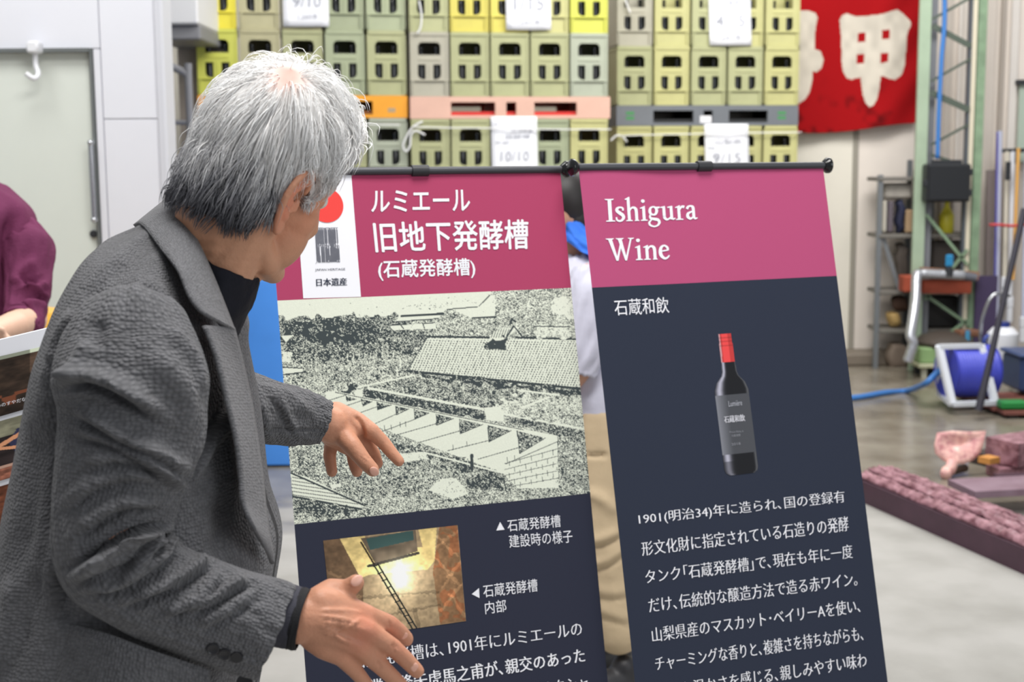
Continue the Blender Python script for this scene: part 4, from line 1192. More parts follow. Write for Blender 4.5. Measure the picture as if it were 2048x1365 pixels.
# emblem: two words drawn as tall parallel strokes
mb = MB()
def gl(x, y):   # emblem coordinates 0..1
    tl, tr, bl2, br2 = (627, 456.5), (685, 456), (631, 526), (689.5, 524)
    return ((tl[0] * (1 - x) + tr[0] * x) * (1 - y) + (bl2[0] * (1 - x) + br2[0] * x) * y, (tl[1] * (1 - x) + tr[1] * x) * (1 - y) + (bl2[1] * (1 - x) + br2[1] * x) * y)
def stroke(pts, w=.0135):
    c = np.array(pts, float)
    for (x0, y0), (x1, y1) in zip(c[:-1], c[1:]):
        if abs(x1 - x0) < .03 and abs(y1 - y0) > .03: q_ = [(x0 - w / 2, y0), (x0 + w / 2, y0), (x1 + w / 2, y1), (x1 - w / 2, y1)]
        else: q_ = [(x0, y0 - w / 2), (x1, y1 - w / 2), (x1, y1 + w / 2), (x0, y0 + w / 2)]
        uv_ = np.array([BL.uv(*gl(*p)) for p in q_]); mb.add(BL.S(uv_[:, 0], uv_[:, 1], .0012), [[0, 1, 2, 3]])
x = .02
for wi, word in enumerate(('JAPAN', 'HERITAGE')):
    for ch in word:
        a, b, c = x, x + .0215, x + .043
        if ch == 'J': stroke([(b, 0), (b, .98), (a - .03, 1.04)]); stroke([(c, 0), (c, .96)])
        elif ch == 'I': stroke([(a, 0), (a, 1)]); stroke([(b, .0), (b, 1)]); c = b
        elif ch in 'AN': stroke([(a, 1), (a, 0), (c, 0), (c, 1)]); stroke([(b, .05), (b, .48)]); stroke([(b, .55), (b, 1)]) ; stroke([(a, .52), (b, .52)])
        elif ch == 'H': stroke([(a, 0), (a, 1)]); stroke([(c, 0), (c, 1)]); stroke([(a, .52), (c, .52)]); stroke([(b, 0), (b, .46)]); stroke([(b, .56), (b, 1)])
        elif ch in 'PR': stroke([(a, 1), (a, 0), (c, 0), (c, .52), (b, .52)]); stroke([(b, .06), (b, .46)]); stroke([(b, .8), (b, 1)]); stroke([(c, .58), (c, 1)]) if ch == 'R' else None
        elif ch == 'T': stroke([(a, 0), (c, 0)]); stroke([(a, .05), (a, 1)]); stroke([(b, 0), (b, 1)]); stroke([(c, .05), (c, 1)])
        else: stroke([(c, .0), (a, 0), (a, 1), (c, 1), (c, .52), (b, .52)]); stroke([(b, .05), (b, .45)]); stroke([(b, .6), (b, .94)])
        x = c + .0215
    x += .012
mb.build('emblem', INKB, bl_)
tri = lambda pts: BL.poly('arrow_mark', pts, WPRINT, bl_, off=.0009)
tri([(1000, 1044.5), (1009, 1060), (992.5, 1062)])
tri([(943.5, 1189), (958, 1177), (959, 1197)])
T(BL, '石蔵発酵槽', ((1013.5, 1040), (1118.8, 1030), (1015.7, 1064.5), (1121.4, 1054.8)), bl_)
T(BL, '建設時の様子', ((1016.7, 1071), (1142.4, 1059.6), (1019, 1096.7), (1145.6, 1085.4)), bl_)
T(BL, '石蔵発酵槽', ((965, 1170.8), (1073, 1158), (967.7, 1196.6), (1075.3, 1183.7)), bl_)
T(BL, '内部', ((969, 1204), (1011, 1199.5), (971, 1229.5), (1013.5, 1224)), bl_)
T(BL, '石蔵発酵槽は､1901年にルミエールの', ((700, 1309), (1161, 1243), (704, 1340), (1164, 1272)), bl_, **MIN)
T(BL, '創業者降矢虎馬之甫が､親交のあった', ((707, 1365), (1167, 1296), (711, 1397), (1170, 1325)), bl_, mincho=.00045)
T(BL, 'ルクシャ', ((1083, 1365), (1173, 1352), (1086, 1395), (1176, 1381)), bl_, **MIN)

# --- old photograph printed on the left banner: drawn tone by tone on a fine grid
nu, nv = 500, 400
uu, vv = np.meshgrid(np.linspace(0, .6, nu), np.linspace(v1, v2, nv))
pp_ = proj(BL.O + BL.U * uu[..., None] + BL.D * vv[..., None])
X8, Y8 = (pp_[..., 0] - 540) * 2.844, (pp_[..., 1] - 570) * 2.844     # drawing coordinates
n1 = RNG.random(uu.shape); n2_ = vnoise(X8 / 9, Y8 / 9, 1); n3 = vnoise(X8 / 34, Y8 / 26, 2)
def speck(dens, ns=None):
    return ((.55 * n1 + .30 * n2_ + .15 * n3) < dens)
dark = speck(.49)                                  # general stippled ground
def area_(pl, dens):
    k_ = 34 if dens > .2 else 0
    mk = inpoly(X8 + (n2_ - .5) * k_ + (n3 - .5) * k_, Y8 + (n3 - .5) * k_ * 1.4, pl); dark[mk] = speck(dens)[mk]; return mk
def draw(pts, w): dark[dline(X8, Y8, pts) < w] = True
def erase(pts, w, d=.0):
    mk = dline(X8, Y8, pts) < w; dark[mk] = speck(d)[mk]
sky = [(0, 60), (1300, 20), (1280, 110), (700, 175), (0, 215)]
area_(sky, .10)
area_([(700, 120), (1290, 60), (1290, 110), (900, 130)], .24)
area_([(30, 190), (360, 180), (720, 175), (860, 240), (900, 300), (820, 400), (560, 420), (70, 440)], .64)
area_([(60, 215), (350, 195), (640, 230), (560, 330), (90, 330)], .74)
area_([(1270, 40), (1740, 20), (1740, 300), (1300, 240)], .45)
area_([(1600, 90), (1720, 70), (1730, 190), (1620, 180)], .22)
area_([(740, 150), (1000, 140), (960, 190), (720, 210)], .06); draw([(750, 178), (985, 165)], 7); draw([(720, 210), (960, 192)], 3)
area_([(990, 120), (1280, 60), (1280, 180), (1150, 190)], .12); draw([(1190, 120), (1250, 60)], 3); draw([(1150, 190), (1285, 182)], 4); draw([(1010, 140), (1180, 125)], 3)
area_([(680, 235), (940, 215), (945, 250), (700, 258)], .14); draw([(690, 228), (740, 222), (760, 250)], 3); draw([(880, 250), (870, 222), (935, 215)], 3)
# big tiled roof
roof = [(895, 300), (1740, 305), (1765, 585), (780, 490)]
rm_ = inpoly(X8, Y8, roof)
tcol = (X8 + (Y8 - 300) * .42); trow = (Y8 - 300 - (X8 - 900) * .04)
tile = (np.sin(tcol * 2 * math.pi / 17) > .25) & (np.sin(trow * 2 * math.pi / 13) > -.45)
dark[rm_] = (tile & (n1 < .85))[rm_]
draw([(895, 295), (1260, 300)], 6); draw([(1400, 300), (1740, 310)], 6); erase([(895, 307), (1740, 318)], 3)
draw([(780, 490), (1765, 592)], 7); area_([(800, 500), (1765, 595), (1768, 620), (1100, 560), (820, 515)], .75)
draw([(895, 300), (780, 488)], 3)
area_([(1250, 290), (1300, 250), (1420, 240), (1350, 300), (1340, 365), (1250, 340)], .12)
area_([(1225, 360), (1260, 305), (1360, 300), (1330, 365)], .88)
for k in range(7): draw([(1275 + k * 14, 252), (1258 + k * 14, 300)], 2)
draw([(1345, 300), (1385, 235), (1430, 290)], 5); erase([(1352, 305), (1388, 245), (1424, 295)], 2); draw([(1365, 225), (1375, 195), (1395, 210)], 6)
area_([(1510, 235), (1705, 240), (1700, 300), (1500, 295)], .30); draw([(1500, 236), (1705, 240)], 3)
# middle ground: field, walls
area_([(60, 440), (780, 400), (760, 500), (300, 560), (70, 500)], .52)
area_([(70, 475), (180, 470), (190, 500), (80, 510)], .05); draw([(70, 470), (190, 476)], 3); draw([(80, 512), (190, 498)], 4)
area_([(60, 290), (130, 288), (90, 330)], .1); area_([(70, 380), (130, 385), (110, 440), (70, 440)], .2)
for k in range(9): erase([(440 + k * 33, 430 - k * 3), (442 + k * 33, 395 - k * 2)], 2.5)
erase([(738, 415), (745, 470)], 5); erase([(722, 470), (728, 520)], 4)
area_([(760, 530), (1100, 560), (1500, 620), (1300, 690), (1150, 700), (700, 640), (560, 590)], .58)
erase([(420, 600), (820, 515)], 5, .05)
area_([(540, 590), (1220, 715), (1220, 775), (530, 640)], .72); erase([(560, 588), (1210, 708)], 7, .1)
area_([(390, 600), (500, 570), (500, 605), (420, 620)], .85); area_([(480, 600), (530, 590), (525, 640), (485, 632)], .03)
area_([(1220, 700), (1330, 690), (1330, 780), (1230, 770)], .14); area_([(1280, 680), (1470, 615), (1500, 650), (1340, 730)], .3)
area_([(1330, 740), (1790, 830), (1790, 880), (1420, 810)], .66); erase([(1330, 735), (1790, 822)], 7, .08)
area_([(1340, 700), (1580, 640), (1780, 620), (1790, 810), (1420, 745)], .42); erase([(1430, 700), (1585, 640)], 6, .05); erase([(1410, 600), (1640, 628)], 5, .05)
# the row of stone vats
vat = [(310, 610), (370, 605), (1640, 860), (1645, 1155), (1410, 1160), (1320, 1070), (560, 790), (330, 690)]
area_(vat, .035)
draw([(370, 612), (1440, 825)], 2.2)
for (x0, y0), (x1, y1), (x2, y2) in (((432, 632), (492, 650), (438, 662)), ((520, 650), (580, 664), (530, 690)), ((610, 668), (690, 684), (612, 712)), ((715, 690), (790, 706), (720, 740)), ((820, 708), (905, 730), (824, 765)), ((945, 735), (1045, 760), (948, 800)), ((1078, 765), (1210, 795), (1082, 848)), ((1240, 800), (1370, 830), (1245, 895)), ((1405, 832), (1565, 872), (1420, 960))):
    mk = inpoly(X8, Y8, [(x0, y0), (x1, y1), (x2, y2)]); dark[mk] = speck(.62)[mk]
    draw([(x0, y0), (x2, y2), (x1, y1)], 2.2)
for (x0, y0), (x1, y1) in (((330, 660), (440, 625)), ((400, 700), (520, 660)), ((480, 740), (620, 690)), ((600, 790), (720, 735)), ((640, 835), (825, 765)), ((710, 858), (948, 790)), ((840, 900), (1085, 830)), ((1010, 945), (1250, 885)), ((1185, 992), (1420, 925)), ((1340, 1020), (1640, 890))):
    draw([(x0, y0), (x1, y1)], 2)
for x0, y0 in ((650, 820), (690, 815), (740, 800), (770, 798), (1040, 930), (1120, 910), (1390, 990), (1350, 1000)): draw([(x0, y0 - 18), (x0 + 2, y0 + 10)], 1.8)
for r_ in range(5):
    yb = 1010 + r_ * 34
    draw([(1335, yb + 8), (1640, yb - 78 + r_ * 8)], 1.7)
    for k in range(5): draw([(1360 + k * 62 + (r_ % 2) * 30, yb - 6 - k * 16), (1362 + k * 62 + (r_ % 2) * 30, yb + 20 - k * 15)], 1.6)
draw([(1635, 862), (1643, 1150)], 2); draw([(1322, 1070), (1345, 1180)], 3)
# foreground earth and lower roof
area_([(690, 890), (1130, 1000), (1320, 1080), (1330, 1130), (1150, 1080), (880, 970), (700, 920)], .66); erase([(880, 955), (1320, 1070)], 5, .06)
area_([(130, 920), (330, 930), (900, 980), (1150, 1100), (900, 1170), (520, 1230), (130, 1060)], .54)
area_([(740, 960), (880, 950), (900, 990), (760, 1010)], .2)
area_([(900, 1170), (960, 1105), (1060, 1100), (1130, 1190), (1040, 1220)], .20)
area_([(1110, 1120), (1200, 1090), (1330, 1130), (1320, 1160), (1180, 1180)], .72); draw([(1148, 970), (1150, 1050)], 9); draw([(1120, 1130), (1150, 1140), (1190, 1120)], 4)
area_([(1650, 880), (1820, 830), (1830, 1180), (1650, 1170)], .55)
area_([(115, 1075), (200, 1090), (530, 1250), (500, 1275), (130, 1200)], .03)
for k in range(6): draw([(125, 1095 + k * 20), (200 + k * 60, 1108 + k * 28)], 2)
draw([(120, 1072), (535, 1255)], 5); draw([(130, 1205), (520, 1278)], 6); area_([(130, 1210), (520, 1280), (420, 1330), (140, 1320)], .68)
area_([(340, 1140), (400, 1130), (405, 1150), (350, 1160)], .05)
tone = np.where(dark[..., None], np.array([64, 72, 74]), np.array([226, 230, 214]))
tone = tone * (1 + .05 * (n1[..., None] - .5))
srgrid_mesh('old_photograph', BL.S(uu, vv, 0.0), tone, PRINTM, bl_)

# --- cellar photograph
ctl, ctr_, cbl, cbr = [BL.uv(*p) for p in ((646, 1082), (915, 1051), (667, 1281), (932, 1243))]
nu, nv = 240, 180
gu, gv = np.meshgrid(np.linspace(0, 1, nu), np.linspace(0, 1, nv))
uvg = quad_map(np.stack([gu.ravel(), 1 - gv.ravel()], 1), [ctl, ctr_, cbl, cbr]).reshape(nv, nu, 2)
n1 = vnoise(gu * 26, gv * 20, 5); n2_ = vnoise(gu * 60, gv * 48, 6); n3 = vnoise(gu * 8, gv * 7, 7)
base = np.zeros(gu.shape + (3,)) + np.array([146, 126, 98]); base *= (.80 + .20 * n1 + .16 * n2_ + .16 * (n3 - .5))[..., None]
wl_, wr_ = inpoly(gu, gv, [(0, 0), (.12, 0), (.26, .40), (.22, 1), (0, 1)]), inpoly(gu, gv, [(.86, 0), (1, 0), (1, 1), (.80, 1), (.78, .45)])
base[wl_] *= np.array([.72, .66, .64]); base[wr_] *= np.array([.88, .78, .72])
red = (n3 > .55) & (n1 > .4) & wr_; base[red] *= np.array([1.05, .90, .84])
for pts in ([(.24, .62), (.8, .66)], [(.24, .84), (.8, .80)], [(.4, .84), (.42, 1)], [(.62, .80), (.64, 1)], [(.5, .62), (.5, .82)], [(.8, .3), (.98, .62)], [(.84, .62), (1, .38)], [(.82, .85), (1, .6)], [(0, .3), (.2, .5)], [(.02, .7), (.22, .6)], [(.84, .1), (.97, .32)], [(.82, .2), (1, .06)], [(.9, .7), (.99, .95)]):
    w_ = .009 + .008 * n1; side_ = pts[0][0] > .79 or pts[1][0] < .25
    base[dline(gu + (n1 - .5) * .03, gv + (n2_ - .5) * .03, pts) < w_] *= (1.22 if side_ else .80)
bandm = inpoly(gu, gv, [(.12, 0), (.30, 0), (.36, .22), (.72, .18), (.70, 0), (.84, 0), (.80, .34), (.74, .42), (.30, .40), (.24, .42)])
base[bandm] = (np.array([206, 182, 122]) * (.8 + .25 * n1 + .12 * n2_)[..., None])[bandm]
hat = inpoly(gu, gv, [(.27, 0.02), (.68, 0.0), (.68, .22), (.36, .30)])
base[hat] = (np.array([96, 84, 70]) * (.75 + .4 * n1)[..., None])[hat]
h2 = inpoly(gu, gv, [(.31, .03), (.66, .0), (.66, .10), (.33, .15)]); base[h2] = (52, 74, 72)
base[dline(gu, gv, [(.31, .31), (.68, .24)]) < .014] = (52, 48, 44)
gl_ = np.exp(-(((gu - .53) / .14) ** 2 + ((gv - .47) / .20) ** 2))[..., None]
base = base * (1 + .5 * np.exp(-(((gu - .53) / .36) ** 2 + ((gv - .5) / .4) ** 2)))[..., None] + gl_ * np.array([120, 118, 96])
core = np.exp(-(((gu - .525) / .045) ** 2 + ((gv - .46) / .10) ** 2))[..., None]; base = base + core * 120
lad = lambda t: (.37 + t * .255, .28 + t * .72)
for dx in (0, .032):
    base[dline(gu, gv, [(.345 + dx, .30), (.585 + dx, 1.0)]) < .006] = (44, 46, 44)
base[dline(gu, gv, [(.27, .06), (.35, .30)]) < .007] = (60, 50, 40)
for k in range(9):
    t = k / 9; x0, y0 = .345 + .24 * t, .30 + .70 * t
    base[dline(gu, gv, [(x0, y0 + .02), (x0 + .034, y0 + .01)]) < .006] = (44, 46, 44)
srgrid_mesh('cellar_photograph', BL.S(uvg[..., 0], uvg[..., 1], .0007), base, PRINTM, bl_)
# ------------------------------------------------------------------ people
def voxel(mb, size, smooth=6, name='body', fac=.5):
    o = link_mesh('tmp', mb.mesh('tmp'), None)
    r = o.modifiers.new('r', 'REMESH'); r.mode = 'VOXEL'; r.voxel_size = size
    if smooth:
        s = o.modifiers.new('s', 'SMOOTH'); s.iterations = smooth; s.factor = fac
    me = eval_mesh(o, name)
    old = o.data; bpy.data.objects.remove(o); bpy.data.meshes.remove(old)
    me.shade_smooth()
    return me

def verts_of(me):
    v = np.empty(len(me.vertices) * 3); me.vertices.foreach_get('co', v); return v.reshape(-1, 3)
def set_verts(me, v):
    me.vertices.foreach_set('co', np.asarray(v, float).ravel()); me.update()
def normals_of(me):
    n = np.empty(len(me.vertices) * 3); me.vertices.foreach_get('normal', n); return n.reshape(-1, 3)

def sdist(X, Y, pts):
    """signed distance to a polyline (+ on its left-hand side in image space), and 0..1 position along it"""
    best = np.full(X.shape, 1e9); sg = np.ones(X.shape); tt = np.zeros(X.shape)
    pts = np.asarray(pts, float); n = len(pts) - 1
    for i, ((x0, y0), (x1, y1)) in enumerate(zip(pts[:-1], pts[1:])):
        dx, dy = x1 - x0, y1 - y0; L2 = dx * dx + dy * dy
        t = np.clip(((X - x0) * dx + (Y - y0) * dy) / L2, 0, 1)
        d = np.hypot(X - x0 - t * dx, Y - y0 - t * dy)
        c = dx * (Y - y0) - dy * (X - x0)
        m = d < best
        best[m] = d[m]; sg[m] = np.where(c[m] < 0, 1.0, -1.0); tt[m] = (i + t[m]) / n
    return best * sg, tt

def sculpt(V, N, folds):
    """push cloth in and out along its normal to lay folds (polyline, width px, depth m, kind)"""
    p = proj(V); view = V - EYE; view /= np.linalg.norm(view, axis=1)[:, None]
    fac = np.clip(-(N * view).sum(1) * 2.2 + .1, 0, 1)
    D = np.zeros(len(V))
    for pts, w, amp, kind in folds:
        pts = spline(pts, 6) if len(pts) > 2 else np.asarray(pts, float)
        d, t = sdist(p[:, 0], p[:, 1], pts)
        taper = np.clip(np.minimum(t, 1 - t) * 5 + .15, 0, 1)
        if kind == 'ridge': h = np.exp(-(d / w) ** 2)
        elif kind == 'valley': h = -np.exp(-(d / w) ** 2)
        else:   # overlap: ridge on the + side falling sharply into a narrow valley
            h = np.where(d > 0, np.exp(-((d - w * .8) / w) ** 2), np.exp(-.64) * np.exp(-(d / (w * .35)) ** 2)) - .9 * np.exp(-((d + w * .35) / (w * .5)) ** 2)
        D += 1.5 * amp * h * taper * fac
    return V + N * D[:, None]

def loft(rings, name, m, parent, folds=(), uvscale=True, cap=False, noise=0.0, nseed=11, nfreq=(9, 7)):
    """rings: (rows, n, 3) closed around; UV in metres"""
    R = np.asarray(rings); k, n = R.shape[:2]
    idx = np.arange(k * n).reshape(k, n); nx = np.roll(idx, -1, 1)
    f = np.stack([idx[:-1], idx[1:], nx[1:], nx[:-1]], -1).reshape(-1, 4)
    faces = f.tolist()
    if cap: faces += [idx[0].tolist(), idx[-1][::-1].tolist()]
    me = bpy.data.meshes.new(name); me.from_pydata(R.reshape(-1, 3).tolist(), [], faces); me.update()
    bm = bmesh.new(); bm.from_mesh(me); bmesh.ops.recalc_face_normals(bm, faces=bm.faces); bm.to_mesh(me); bm.free()
    me.update()
    V = verts_of(me); N = normals_of(me)
    ctr = np.repeat(R.mean(1), n, 0)
    if ((V - ctr) * N).sum() < 0: me.flip_normals(); me.update(); N = normals_of(me)
    if noise:
        a = np.tile(np.arange(n) / n, k); s = np.repeat(np.arange(k) / k, n)
        aa = np.abs(a - .5) * 2
        V = V + N * ((vnoise(aa * nfreq[0] + s * 4, s * nfreq[1], nseed) - .5) * 2 * noise + (vnoise(aa * nfreq[0] * 2.3 + s * 5, s * nfreq[1] * 2.1, nseed + 1) - .5) * noise)[:, None]
        set_verts(me, V); N = normals_of(me)
    if len(folds):
        V = sculpt(V, N, folds); set_verts(me, V)
    off = np.array(rootloc(parent)) if parent is not None else 0
    # uv in metres
    du = np.linalg.norm(np.diff(np.concatenate([R, R[:, :1]], 1), axis=1), axis=2).mean(1).mean()
    dv = np.linalg.norm(np.diff(R, axis=0), axis=2).mean(1)
    vcum = np.concatenate([[0], np.cumsum(dv)])
    uvl = me.uv_layers.new(name='UVMap')
    li = np.empty(len(me.loops), np.int32); me.loops.foreach_get('vertex_index', li)
    col = (li % n) * du; row = vcum[li // n]
    uvl.data.foreach_set('uv', np.stack([col, row], 1).ravel())
    set_verts(me, verts_of(me) - off)
    me.shade_smooth()
    return link_mesh(name, me, m, parent)

def ring(c, a, b, n=120, p=2.0):
    """closed ring around c with half axes a, b (vectors); superellipse power p"""
    t = np.arange(n) * 2 * math.pi / n
    cs, sn = np.cos(t), np.sin(t)
    cs = np.sign(cs) * np.abs(cs) ** (2 / p); sn = np.sign(sn) * np.abs(sn) ** (2 / p)
    return np.asarray(c) + cs[:, None] * np.asarray(a) + sn[:, None] * np.asarray(b)
YD = np.array([0, 1.0, 0])

# jacket cloth: puckered seersucker
def seersucker(name, rgb, strength=.55, pitch=(190, 230)):
    m = bpy.data.materials.new(name); m.use_nodes = True
    nt = m.node_tree; L = nt.links.new; b = nt.nodes['Principled BSDF']
    b.inputs['Roughness'].default_value = .85; b.inputs['Specular IOR Level'].default_value = .25
    b.inputs['Sheen Weight'].default_value = .15
    uv = nt.nodes.new('ShaderNodeTexCoord'); mp = nt.nodes.new('ShaderNodeMapping'); mp.inputs['Scale'].default_value = (pitch[0], pitch[1], 1)
    L(uv.outputs['UV'], mp.inputs['Vector'])
    v = nt.nodes.new('ShaderNodeTexVoronoi'); v.inputs['Scale'].default_value = 1.0; v.inputs['Randomness'].default_value = .55
    v.feature = 'SMOOTH_F1'; v.inputs['Smoothness'].default_value = .5
    L(mp.outputs['Vector'], v.inputs['Vector'])
    n = nt.nodes.new('ShaderNodeTexNoise'); n.inputs['Scale'].default_value = .35; n.inputs['Detail'].default_value = 3
    L(mp.outputs['Vector'], n.inputs['Vector'])
    mr = nt.nodes.new('ShaderNodeMapRange'); mr.inputs['From Min'].default_value = .1; mr.inputs['From Max'].default_value = .75
    mr.inputs['To Min'].default_value = 1.22; mr.inputs['To Max'].default_value = .72  # pucker crests lightened, gaps darkened in the colour to shade the relief
    L(v.outputs['Distance'], mr.inputs['Value'])
    mu = nt.nodes.new('ShaderNodeMath'); mu.operation = 'MULTIPLY'
    m2 = nt.nodes.new('ShaderNodeMapRange'); m2.inputs['From Min'].default_value = .3; m2.inputs['From Max'].default_value = .7; m2.inputs['To Min'].default_value = .88; m2.inputs['To Max'].default_value = 1.12
    L(n.outputs['Fac'], m2.inputs['Value']); L(mr.outputs[0], mu.inputs[0]); L(m2.outputs[0], mu.inputs[1])
    mx = nt.nodes.new('ShaderNodeMix'); mx.data_type = 'RGBA'; mx.blend_type = 'MULTIPLY'; mx.inputs[0].default_value = 1
    mx.inputs[6].default_value = tuple(lin(rgb)) + (1,)
    L(mu.outputs[0], mx.inputs[7]); L(mx.outputs[2], b.inputs['Base Color'])
    bp = nt.nodes.new('ShaderNodeBump'); bp.inputs['Strength'].default_value = strength; bp.inputs['Distance'].default_value = .004; bp.invert = True
    L(v.outputs['Distance'], bp.inputs['Height']); L(bp.outputs['Normal'], b.inputs['Normal'])
    return m
JACK = seersucker('grey_seersucker', (100, 100, 103), 1.0, (230, 250))
JFLAT = seersucker('grey_lapel_cloth', (105, 105, 108), .5, (260, 280))
JDARK = mat('dark_jacket_detail', (40, 40, 44), .8)
SHIRT = mat('black_navy_knit', (27, 28, 36), .8, var=.15, scale=60, bump=.15, bscale=300, spec=.2)
SKIN = mat('skin', (190, 138, 110), .48, var=.10, scale=26, bump=.10, bscale=260, sss=.12, spec=.35)
NAIL = mat('fingernail', (224, 170, 150), .35)
HAIRM = mat('grey_hair', None, .45, attr='Col', spec=.5)

man = empty('person', (-.50, 1.68, 0), 'grey haired man in a dark grey seersucker jacket gesturing at the banners, seen from behind', 'person')

# --- head frame
psi, pit_, rol = math.radians(47), math.radians(23), math.radians(17)
hf = np.array([math.cos(psi) * math.cos(pit_), math.sin(psi) * math.cos(pit_), -math.sin(pit_)])
hl_ = np.array([-math.sin(psi), math.cos(psi), 0]); hu = np.cross(hf, hl_)
hu, hl_ = hu * math.cos(rol) - hl_ * math.sin(rol), hl_ * math.cos(rol) + hu * math.sin(rol)
HS = 0.985
HRN = np.stack([hf, hl_, hu], 1)
HSV = np.array([.87, .95, 1.09]) * HS
HR = HRN * HSV
def toL(p): return (np.asarray(p) - HO) @ HRN / HSV
HO = P(580, 405, 1.60) - HR @ np.array([0, -.076, 0])
def hw_(p): return HO + HR @ np.asarray(p, float)
def head_mb():
    m = MB()
    Rn = HRN
    E = lambda c, r: m.ell(hw_(c), np.asarray(r) * HSV, rot=Rn, n=28, m=20)
    C = lambda pts: m.chain([(hw_(p), r * HS) for p, r in pts])
    E((-.008, 0, .050), (.100, .078, .084)); E((.035, 0, .052), (.060, .066, .058)); E((-.045, 0, .02), (.056, .066, .062))
    E((.038, 0, -.028), (.052, .054, .070)); E((.03, 0, .0), (.055, .066, .05))
    for s in (-1, 1):
        E((.052, .036 * s, -.012), (.032, .028, .030)); E((.052, .032 * s, -.040), (.036, .028, .042))
        C([((-.002, .056 * s, -.03), .016), ((.0, .052 * s, -.056), .016), ((.040, .038 * s, -.074), .018), ((.078, .012 * s, -.084), .016)])
        C([((.084, .012 * s, .034), .011), ((.078, .036 * s, .036), .011), ((.060, .052 * s, .028), .010)])     # brow
        C([((.050, .056 * s, .002), .012), ((.070, .040 * s, -.008), .012)])                                      # cheekbone
        E((.074, .031 * s, .016), (.013, .014, .012))                                                             # eye
        C([((.096, .012 * s, -.030), .008), ((.102, .010 * s, -.030), .007)])                                     # nostril wing
        C([((.097, .0, -.055), .007), ((.088, .022 * s, -.058), .005)]); C([((.096, 0, -.068), .008), ((.087, .018 * s, -.063), .005)])
        C([((.066, .022 * s, .028), .014), ((.070, .012 * s, .020), .012)])
    C([((.088, 0, .034), .010), ((.098, 0, .008), .009), ((.112, 0, -.020), .011), ((.106, 0, -.030), .010)])     # nose
    E((.076, 0, -.050), (.022, .026, .030)); E((.080, 0, -.084), (.018, .020, .016)); E((.045, 0, -.080), (.035, .034, .022))
    # ears
    for s in (-1, 1):
        hx = spline([(.016, .074 * s, .018), (.010, .083 * s, .034), (-.006, .090 * s, .040), (-.022, .097 * s, .026), (-.027, .099 * s, .006), (-.022, .095 * s, -.014), (-.012, .088 * s, -.030), (-.001, .081 * s, -.036), (.006, .076 * s, -.028)], 5)
        C([(p, .0048) for p in hx])
        ah = spline([(.002, .086 * s, .026), (-.012, .090 * s, .014), (-.014, .089 * s, .0), (-.008, .085 * s, -.014), (.002, .081 * s, -.017)], 4)
        C([(p, .0045) for p in ah])
        for p in [(-.014, .086 * s, .022), (-.018, .087 * s, .008), (-.016, .085 * s, -.008), (-.010, .081 * s, -.020), (-.002, .078 * s, -.026), (-.005, .083 * s, .028), (-.008, .082 * s, .0), (-.004, .079 * s, -.012)]:
            m.ell(hw_(p), np.array([.009, .005, .009]) * HS, rot=Rn, n=12, m=8)
        C([((.010, .076 * s, .004), .005), ((.010, .077 * s, -.006), .005)])                                      # tragus
    return m
hm = head_mb()
# neck and trunk under the clothes
hm.chain([(hw_((-.030, 0, .0)), .064), (hw_((-.030, 0, -.05)), .062), (P(425, 560, 1.665), .047), (P(392, 640, 1.67), .050)])
hm.chain([(hw_((-.02, -.040, -.03)), .034), (P(440, 550, 1.64), .040), (P(400, 630, 1.64), .045)])
hm.chain([(hw_((.02, 0, -.06)), .045), (P(436, 575, 1.675), .040)])
hm.chain([(P(372, 670, 1.67), .06), (P(320, 740, 1.66), .10), (P(300, 900, 1.66), .12), (P(270, 1150, 1.66), .12), (P(250, 1400, 1.67), .12)])
hm.chain([(P(365, 690, 1.66), .06), (P(290, 690, 1.55), .06), (P(262, 760, 1.47), .052), (P(243, 950, 1.445), .047), (P(230, 1110, 1.445), .042), (P(345, 1194, 1.455), .040), (P(520, 1230, 1.485), .029), (P(600, 1239, 1.49), .028)])
hm.chain([(P(365, 690, 1.68), .06), (P(410, 700, 1.80), .06), (P(400, 790, 1.83), .040), (P(540, 828, 1.90), .028), (P(640, 844, 1.965), .026), (P(662, 850, 1.975), .027)])
# hands: palm and fingers, (pixel x, pixel y, depth, radius mm)
def hchain(pts): hm.chain([(P(x, y, z), r / 1000) for x, y, z, r in pts], dens=4)
RH = 1.49
for pl in ([(585, 1240, RH, 27), (612, 1236, RH, 28), (645, 1240, RH, 24)],
           [(640, 1207, RH, 18), (680, 1212, RH + .01, 15), (734, 1232, RH + .02, 12.5)],
           [(636, 1235, RH, 19), (680, 1240, RH, 16), (734, 1262, RH + .008, 13)],
           [(634, 1262, RH, 19), (670, 1270, RH, 16), (714, 1291, RH + .006, 12.5)],
           [(628, 1272, RH + .005, 18), (650, 1292, RH + .005, 16), (680, 1311, RH + .008, 12)],
           # thumb
           [(638, 1200, RH + .012, 16), (662, 1183, RH + .022, 14.5), (694, 1180, RH + .020, 11.5), (712, 1166, RH + .016, 10)],
           # fingers
           [(734, 1232, RH + .02, 12.0), (779, 1249, RH + .045, 10.8), (800, 1265, RH + .062, 9.8), (813, 1279, RH + .075, 9)],
           [(734, 1262, RH + .008, 12.5), (787, 1297, RH + .028, 10.6), (815, 1323, RH + .042, 9.6), (834, 1343, RH + .05, 8.8)],
           [(714, 1291, RH + .006, 12), (759, 1331, RH + .026, 10.2), (786, 1356, RH + .04, 9.4), (806, 1376, RH + .05, 8.6)],
           [(680, 1311, RH + .008, 11), (712, 1344, RH + .022, 9.2), (730, 1366, RH + .034, 8.2), (744, 1384, RH + .042, 7.6)]):
    hchain(pl)
LH = 1.985
